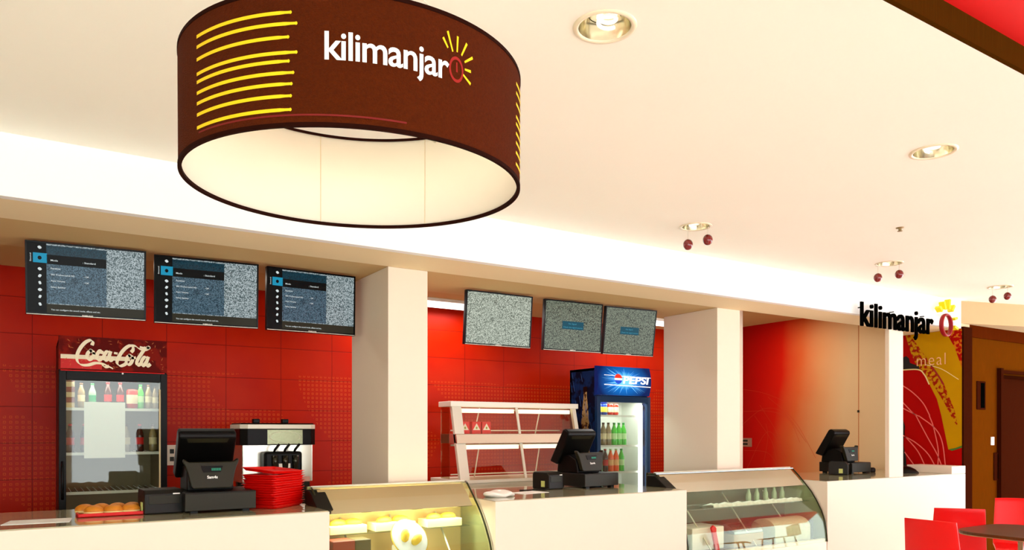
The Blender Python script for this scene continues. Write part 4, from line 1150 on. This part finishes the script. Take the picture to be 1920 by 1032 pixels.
# ================================================================== ICE CREAM MACHINE
ic = thing('ice_cream_machine', 'steel and black soft serve ice cream machine behind the red trays', 'ice cream machine', (1.67, 6.10, 0))
h = 0.30
MB().box(-h - .05, h + .05, .0, .42, 0, .90).build('stand', M_STEEL, ic, bevel=.004)
for a, b in ((-.26, .03), (.20, .03), (-.26, .28), (.20, .28)): MB().box(a, a + .06, b, b + .06, .90, 1.08).build('foot', M_DKGREY, ic, bevel=.004)
MB().box(-h + .02, h - .02, .02, .36, 1.08, 1.40).build('body', M_STEEL, ic, bevel=.008)
MB().box(-h + .05, h - .05, -.005, .02, 1.08, 1.12).build('drip_front', mat('pink plate', srgb(226, 176, 160), .4, .3), ic, bevel=.004)
MB().prism([(-h, .02), (-h + .05, -.03), (h - .05, -.03), (h, .02), (h, .36), (-h, .36)], 'z', 1.38, 1.51).build('head', M_BLACK, ic, bevel=.004)
MB().prism([(-h, .02), (-h + .05, -.035), (h - .05, -.035), (h, .02), (h, .36), (-h, .36)], 'z', 1.51, 1.545).build('top_band', M_STEELL, ic, bevel=.003)
MB().box(-h + .01, h - .01, .02, .36, 1.545, 1.556).box(-.18, -.13, .08, .14, 1.556, 1.59).box(.05, .10, .08, .14, 1.556, 1.59).build('hopper_lids', M_BLACK, ic, bevel=.006)
pn = MB().box(-.10, .18, -.034, -.03, 1.388, 1.502).build('control_panel', mat('silver green panel', srgb(150, 156, 122), .3, .5, var=.2, vscale=60), ic)
m = MB(); vs = []
for k in range(33):
    q = 2 * PI * k / 32
    for s_ in (1, .93): vs.append((.04 + .125 * s_ * math.cos(q), -.0347, 1.445 + .045 * s_ * math.sin(q)))
m.add(vs, [[2 * k, 2 * k + 1, 2 * k + 3, 2 * k + 2] for k in range(32)]); m.build('oval_mark', mat('pale oval', srgb(220, 222, 190), .4), pn, flip=False)
MB().box(-.14, .16, -.10, .02, 1.14, 1.33).build('dispensing_head', M_BLACK, ic, bevel=.02)
for x in (-.06, .02, .10):
    MB().tube([(x, -.06, 1.31), (x, -.10, 1.345), (x + .03, -.12, 1.39)], .010, 8).build('draw_handle', M_BLACK, ic, smooth=True)
    MB().lathe([(.02, 1.17), (.026, 1.25), (.026, 1.30)], (x, -.105, 0), 12).build('nozzle', mat('dark chrome', srgb(60, 60, 50), .2, .8), ic, smooth=True)
MB().box(-.03, .06, -.106, -.10, 1.20, 1.235).build('warning_label', M_STEELL, ic)
MB().lathe([(.03, 0), (.03, .02)], n=16).xf(lambda v: Vector((-.24 + v.z, -.04 + v.x, 1.00 + v.y))).build('side_knob', M_STEELL, ic, smooth=True)

# wall socket
def plate(name, label, cat, loc, rot, wv, hv, m_, holes=True):
    t = thing(name, label, cat, loc, rot)
    MB().box(-wv / 2, wv / 2, -.010, 0, -hv / 2, hv / 2).build('plate', m_, t, bevel=.002)
    if holes: MB().box(-wv * .22, wv * .22, -.012, -.010, hv * .08, hv * .3).box(-wv * .22, wv * .22, -.012, -.010, -hv * .3, -hv * .08).build('switch_keys', M_DKGREY, t, bevel=.001)
    return t


q = onY(322, 854, YW)
plate('wall_socket', 'cream socket on the red wall between fridge and till', 'socket', q, 0, .075, .17, M_PILLAR)
q = onX(1397, 830, XR)
plate('switch_plate', 'double grey switch plate low on the red side wall', 'switch', q, R(-90), .26, .13, mat('grey red plate', srgb(170, 120, 100), .5))
q = onY(1860, 827.5, YF + .03)
plate('light_switch', 'small white light switch on the wood wall', 'switch', q, 0, .075, .10, M_WHITE, False)
for k, (px, py, hh_) in enumerate([(1838.5, 742, .30), (1870, 875, .30)]):
    q = onY(px, py, YF + .03)
    t = thing('recessed_pull', ['long dark slot handle high on the wood wall', 'long dark slot handle low on the wood wall beneath the switch'][k], 'handle', q, 0, 'slot handles on the wood wall')
    MB().box(-.10, .10, -.012, 0, -hh_ / 2 - .02, hh_ / 2 + .02).build('surround', M_WOODD, t, bevel=.004)
    MB().box(-.02, .07, -.016, -.010, -hh_ / 2, hh_ / 2).build('slot', M_SIGN, t, bevel=.004)


# ================================================================== TILLS
def make_till():
    """customer side faces -y. base at z=0."""
    t = thing('till_terminal', 'x', 'till')
    MB().prism([(-.11, 0), (-.09, .12), (.0, .16), (.14, .14), (.16, 0)], 'x', -.135, .135).build('stand_body', M_BLACK, t, bevel=.012)
    prof = [(.19, .09), (.215, .10), (.045, .375), (.02, .385), (-.025, .36), (-.03, .33), (.12, .07)]
    MB().prism(prof, 'x', -.17, .17).build('monitor', M_BLACK, t, bevel=.012)
    # rear recess strip and vent, lying on the rear face of the monitor
    d = Vector((0, -.15, .26)).normalized(); nrm = Vector((0, -d.z, d.y)); nrm = Vector((0, -abs(d.z), -abs(d.y)))
    def rear(u, s_, o_): b = Vector((0, -.03, .33)) - d * s_ * 1.0; return Vector((u, b.y, b.z)) + nrm * o_
    m = MB()
    pts = [rear(-.125, .01, .003), rear(.125, .01, .003), rear(.115, .04, .003), rear(-.115, .04, .003)]
    m.add(pts, [[0, 1, 2, 3]]); m.build('rear_ridge', M_DKGREY, t, flip=False)
    # customer display: winged trapezoid
    sh = [(-.15, .20), (-.145, .215), (-.12, .195), (.12, .195), (.145, .215), (.15, .20), (.135, .165), (.125, .13), (.11, .05), (.10, .035), (-.10, .035), (-.11, .05), (-.125, .13), (-.135, .165)]
    sh = [(x * 1.08, z * 1.0 - .017) for x, z in sh]
    cd = MB().prism([(x * 1.0, z) for x, z in sh], 'y', -.155, -.115).xf(lambda v: Vector((v.x, v.y + (v.z - .035) * .16, v.z))).build('customer_display', M_DKGREY, t, bevel=.006)
    MB().prism([(-.065, .155), (.065, .155), (.05, .115), (-.05, .115)], 'y', -.158, -.154).xf(lambda v: Vector((v.x, v.y + (v.z - .035) * .16, v.z))).build('display_window', M_BLACK, cd)
    m = MB()
    for i in range(7): m.box(-.002 + i * .008, .003 + i * .008, -.1595, -.158, .125, .140)
    m.xf(lambda v: Vector((v.x, v.y + (v.z - .035) * .16, v.z))).build('lit_digits', mat('teal digits', srgb(20, 90, 70), .4, emit=srgb(20, 120, 90), estr=.3), cd)
    m = MB(); text_mb(m, 'Sam4s', (-.03, -.1565, .078), (1, 0, 0), (0, .16, .987), .06, .018, .02); m.build('maker_name', M_WHITE, cd, flip=False)
    return t


def make_drawer():
    t = thing('cash_drawer', 'x', 'cash drawer')
    MB().box(-.205, .205, -.20, .20, .014, .125).build('case', M_BLACKM, t, bevel=.004)
    MB().box(-.203, .203, -.204, -.20, .016, .118).build('front', M_DKGREY, t, bevel=.002)
    for a, b in ((-.17, -.18), (.13, -.18), (-.17, .14), (.13, .14)): MB().box(a, a + .04, b, b + .04, 0, .0145).build('rubber_foot', M_BLACK, t)
    return t


def make_printer():
    t = thing('receipt_printer', 'x', 'printer')
    MB().prism([(-.10, 0), (-.10, .12), (-.07, .145), (.09, .145), (.10, .12), (.10, 0)], 'x', -.07, .07).build('case', M_BLACKM, t, bevel=.008)
    MB().box(-.055, .055, -.103, -.10, .06, .11).build('paper_door', M_DKGREY, t, bevel=.003)
    MB().box(-.0735, -.07, -.05, -.01, .02, .07).build('side_label', mat('pale sticker', srgb(200, 206, 120), .5), t)
    MB().box(.03, .055, -.1035, -.103, .115, .122).build('small_mark', M_WHITE, t)
    return t


T0, D0, P0 = make_till(), make_drawer(), make_printer()
CZ = 1.0022
# till 1
D0.location = (0.965, 4.99 + .0, CZ); D0['label'] = 'black cash drawer under the nearest till on the left counter'; D0['group'] = 'cash drawers under the tills'
T0.location = (0.925, 5.0, CZ + .1255); T0['label'] = 'nearest black till with winged display on the left counter'; T0['group'] = 'black tills on the counters'
P0.location = (0.655, 4.98, CZ); P0['label'] = 'wide black printer box beside the buns on the left counter'; P0['group'] = 'black printers beside the tills'
P0.rotation_euler = (0, 0, R(4)); P0.scale = (1.55, 1.0, 1.0)
# till 2
dup(D0, (4.13, 5.27, CZ), R(6), 'black cash drawer under the till on the middle counter')
dup(T0, (4.07, 5.27, CZ + .1255), R(6), 'black till on the middle counter before the blue fridge')
dup(P0, (3.70, 5.24, CZ), R(10), 'small black printer with pale sticker on the middle counter').scale = (1.25, 1, 1)
# till 3
dup(D0, (8.02, 5.34, CZ), R(4), 'black cash drawer under the till on the right end counter')
dup(T0, (7.90, 5.32, CZ + .1255), R(4), 'farthest black till on the right end counter')
dup(P0, (7.62, 5.15, CZ), R(30), 'small black printer with green sticker beside the farthest till')
t = thing('card_reader', 'small round black card reader right of the farthest till', 'card reader', (8.38, 5.24, CZ), .3)
MB().lathe([(.045, 0), (.05, .01), (.05, .04), (.035, .055)], n=24).build('body', M_BLACK, t, smooth=True)
MB().tube([(-.04, 0, .01), (-.10, -.02, .006), (-.16, .0, .006)], .004, 6).build('cable', M_BLACK, t, smooth=True)
t = tag(MB().tube([(3.63, 5.13, CZ + .006), (3.56, 5.10, CZ + .006), (3.50, 5.13, CZ + .007), (3.44, 5.12, CZ + .006), (3.36, 5.16, CZ + .005)], .005, 8).build('black_cable', M_BLACK, None, smooth=True), 'black cable lying left of the printer on the middle counter', 'cable')

t = thing('serving_bowl', 'black upturned bowl on the far right counter under the mural', 'bowl', (8.58, 4.97, CZ))
MB().lathe([(.17, 0), (.165, .012), (.13, .045), (.08, .07), (.03, .08), (.001, .081)], n=40).build('shell', M_BLACK, t, smooth=True)

# crumpled white bag and paper on middle counter
t = thing('plastic_bag', 'crumpled white plastic bag at the left end of the middle counter', 'bag', (2.93, 4.80, CZ))
m = MB(); m.ball((0, 0, 0), .13, .08, .03, 14)
m.v = [(x * (1 + .15 * math.sin(13 * y + 9 * x)), y * (1 + .2 * math.sin(21 * x)), max(0, z + .018 + .007 * math.sin(40 * x + 25 * y))) for x, y, z in m.v]
m.build('bag_film', mat('white film', srgb(248, 246, 236), .3, coat=.3), t, smooth=True)
t = tag(MB().box(-.14, .14, -.09, .09, 0, .002).build('paper_sheet', M_WHITE), 'white paper sheet lying beside the cable on the middle counter', 'paper')
t.location = (3.33, 4.98, CZ); t.rotation_euler = (0, 0, .2)

# ================================================================== TRAYS
pr_t = None
NT = 15
ordw = ['lowest', 'second up', 'third up', 'fourth up', 'fifth up', 'sixth up', 'seventh up', 'eighth up', 'seventh from top', 'sixth from top', 'fifth from top', 'fourth from top', 'third from top', 'second from top', 'topmost and most tilted']


def tray_mesh():
    m = MB(); w2, d2 = .165, .12
    def rim(s_, z, r_=.016):
        pts = []
        for cx, cy, a0 in ((1, 1, 0), (-1, 1, 90), (-1, -1, 180), (1, -1, 270)):
            for k in range(5):
                a_ = R(a0 + 22.5 * k); pts.append(((w2 * s_ - r_) * cx + r_ * math.cos(a_), (d2 * s_ - r_) * cy + r_ * math.sin(a_), z))
        return pts
    rings = [rim(.90, 0), rim(1.0, .018), rim(1.05, .018), rim(1.05, .0155), rim(1.005, .0155), rim(.905, -.002)]
    vs = [p for r_ in rings for p in r_]; n2 = 20
    fs = [[i * n2 + k, i * n2 + (k + 1) % n2, (i + 1) * n2 + (k + 1) % n2, (i + 1) * n2 + k] for i in range(5) for k in range(n2)]
    fs += [list(range(n2)), [5 * n2 + k for k in range(n2)][::-1]]
    return m.add(vs, fs)


for k in range(NT):
    o = pr_t
    if pr_t is None: pr_t = o = tray_mesh().build('serving_tray', M_TRAY, None)
    else: o = pr_t.copy(); COL.objects.link(o)
    a_ = R(40 + random.uniform(-2, 2)); o.location = (1.33 + random.uniform(-.004, .004), 4.98 + random.uniform(-.004, .004), CZ + .003 + k * .0148)
    tl = 0
    if k == NT - 1: tl = R(5); o.location.z += .018
    o.rotation_euler = (tl, tl * .4, a_)
    tag(o, 'red serving tray in the stack beside the nearest till, ' + ordw[k], 'tray', 'stack of red serving trays')

# buns on tray
t = thing('bun_tray', 'shallow red tray of buns at the left end of the counter', 'tray', (.385, 5.02, CZ))
MB().box(-.17, .17, -.12, .12, 0, .008).box(-.17, .17, -.12, -.112, 0, .022).box(-.17, .17, .112, .12, 0, .022).box(-.17, -.162, -.12, .12, 0, .022).box(.162, .17, -.12, .12, 0, .022).build('tray_body', M_TRAY, t, bevel=.003)
bl = ['front left', 'front middle', 'front right', 'back far left', 'back left of middle', 'back right of middle', 'back far right']
pb = None
for k, (dx, dy) in enumerate([(-.085, -.055), (.015, -.06), (.105, -.05), (-.125, .05), (-.04, .055), (.045, .055), (.125, .05)]):
    if pb is None:
        pb = o = thing('bread_bun', 'x', 'bun', (0, 0, 0), 0, 'golden buns on the red tray')
        m = MB(); m.ball((0, 0, .022), .052, .050, .034, 12); m.v = [(x, y, max(z, 0.0)) for x, y, z in m.v]
        m.build('crust', M_BREAD, pb, smooth=True)
        MB().lathe([(.049, .006), (.0525, .014), (.0515, .02)], n=24, cap=False).build('pale_side', mat('pale crumb', srgb(240, 210, 140), .6), pb, smooth=True)
    else: o = dup(pb, (0, 0, 0), 0, 'x')
    o.location = (.385 + dx, 5.02 + dy, CZ + .0085); o['label'] = 'golden bun on the red tray, ' + bl[k]
t = tag(MB().prism([(-.16, -.10), (.15, -.12), (.17, .08), (-.12, .1)], 'z', 0, .002).build('paper_sheet', M_WHITE), 'white paper sheet at the left end of the left counter', 'paper')
t.location = (.02, 4.85, CZ)

# ================================================================== LETTER SIGN
sg = thing('letter_sign', 'black raised letters with red and yellow sun over the far counter', 'sign', (7.02, 4.50, 2.50))
m = MB(); vs, fs, x0, x1 = text_geo('kilimanjar', 0.014, 0.5, 0, 1.0)
LW = 8.36 - 7.02
def zmap(y): return y * .19 / .54 if y < .54 else .19 + (y - .54) * .065 / .21
m.add([((v.x - x0) / (x1 - x0) * LW, -v.z * .018 - .0, .055 + zmap(v.y)) for v in vs], fs)
m.build('lettering', M_SIGN, sg)
o1 = onY(1765, 592, 4.50); o2 = onY(1783, 592, 4.50); cx = (o1.x + o2.x) / 2 - 7.02; rxx = (o2.x - o1.x) / 2
zc = onY(1774, 610, 4.5).z - 2.5
m = MB(); pts = [(cx + rxx * math.cos(q), -.0, zc + .118 * math.sin(q)) for q in [2 * PI * i / 40 for i in range(40)]]
m.tube(pts, .013, 8, closed=True); m.v = [(x, y * 2, z) for x, y, z in m.v]
m.build('sun_ring', mat('crimson letter', srgb(150, 10, 24), .35), sg, smooth=True)
m = MB(); zc2 = zc + .03
for an, l0, l1 in ((138, .17, .235), (112, .155, .24), (82, .15, .26), (56, .16, .24), (18, .14, .20), (-16, .14, .215)):
    c, s_ = math.cos(R(an)), math.sin(R(an)); wv = .014
    m.prism([(cx + c * l0 - s_ * wv, zc2 + s_ * l0 + c * wv), (cx + c * l0 + s_ * wv, zc2 + s_ * l0 - c * wv), (cx + c * l1 + s_ * wv, zc2 + s_ * l1 - c * wv), (cx + c * l1 - s_ * wv, zc2 + s_ * l1 + c * wv)], 'y', -.03, .03)
m.build('sun_rays', mat('bright yellow letter', srgb(236, 226, 10), .4), sg)
for x in (.06, .62, 1.2): MB().box(x, x + .012, .025, .075, .24, .25).build('fixing_pin', M_BLACK, sg)


# ================================================================== CHAIRS AND TABLE
def make_chair():
    t = thing('cafe_chair', 'x', 'chair')
    # local front = +y ; back shell at y=-.2
    n1, n2 = 12, 10
    def shell_back(th):
        vs = []
        for j in range(n2 + 1):
            z = .50 + .37 * j / n2
            for i in range(n1 + 1):
                u = -1 + 2 * i / n1
                hw_ = .20 - .02 * (j / n2)
                vs.append((u * hw_, -.20 - .05 * (j / n2) + .035 * u * u - .02 + th, z + .004 * (1 - u * u)))
        return vs
    a = shell_back(0); b = shell_back(.014); m = MB(); N = len(a)
    idx_ = lambda j, i: j * (n1 + 1) + i
    fs = []
    for j in range(n2):
        for i in range(n1):
            fs.append([idx_(j, i), idx_(j, i + 1), idx_(j + 1, i + 1), idx_(j + 1, i)])
            fs.append([N + idx_(j, i), N + idx_(j + 1, i), N + idx_(j + 1, i + 1), N + idx_(j, i + 1)])
    for i in range(n1): fs += [[idx_(0, i), N + idx_(0, i), N + idx_(0, i + 1), idx_(0, i + 1)], [idx_(n2, i), idx_(n2, i + 1), N + idx_(n2, i + 1), N + idx_(n2, i)]]
    for j in range(n2): fs += [[idx_(j, 0), idx_(j + 1, 0), N + idx_(j + 1, 0), N + idx_(j, 0)], [idx_(j, n1), N + idx_(j, n1), N + idx_(j + 1, n1), idx_(j + 1, n1)]]
    m.add(a + b, fs); m.build('backrest', M_REDPLASTIC, t, smooth=True, bevel=.003)
    MB().prism([(-.20, .49), (-.215, .52), (-.19, .50), (-.15, .465), (.17, .455), (.21, .44), (.21, .43), (.16, .44), (-.15, .45)], 'x', -.20, .20).build('seat', M_REDPLASTIC, t, bevel=.006)
    for sx_, sy_ in ((1, 1), (-1, 1), (1, -1), (-1, -1)):
        MB().tube([(sx_ * .15, sy_ * .13, .445), (sx_ * .19, sy_ * .19, 0.0)], .010, 10).build('leg', M_CHROME, t, smooth=True)
    return t


ch = make_chair()
ch.location = (5.52, 2.87, 0); ch.rotation_euler = (0, 0, R(-90)); ch['label'] = 'red chair with its back to us at the left side of the dark table'
ch['group'] = 'red chairs around the dark table'
dup(ch, (6.46, 3.31, 0), R(-52), 'red chair behind the far edge of the dark table')
dup(ch, (7.42, 3.22, 0), R(118), 'red chair catching light at the right edge of the picture')
tb = thing('cafe_table', 'dark brown veneer cafe table with chrome pedestal in the lower right', 'table', (6.20, 2.62, 0))
rp = []
for cx, cy, a0 in ((1, 1, 0), (-1, 1, 90), (-1, -1, 180), (1, -1, 270)):
    for k in range(9): a_ = R(a0 + 11.25 * k); rp.append(((.40 - .22) * cx + .22 * math.cos(a_), (.40 - .22) * cy + .22 * math.sin(a_)))
MB().prism(rp, 'z', .728, .75).build('tabletop', M_TABLE, tb, bevel=.004)
MB().prism([(x * .995, y * .995) for x, y in rp], 'z', .722, .728).build('edge_band', mat('grey edge band', srgb(170, 150, 110), .3, .5), tb)
for dx, dy in ((-.05, -.05), (.05, -.05), (-.05, .05), (.05, .05)): MB().tube([(dx, dy, .722), (dx, dy, .02)], .018, 14).build('leg', M_CHROME, tb, smooth=True)
MB().lathe([(.26, 0), (.26, .008), (.22, .02), (.05, .03)], n=40).build('base_disc', M_CHROME, tb, smooth=True)
# unused prototypes
for p_ in (P_ORANGE, P_GREEN, P_CLEAR, P_BROWN, P_RED, P_CAN, P_CANR):
    if p_.name not in USED:
        for c_ in list(p_.children): bpy.data.objects.remove(c_)
        bpy.data.objects.remove(p_)
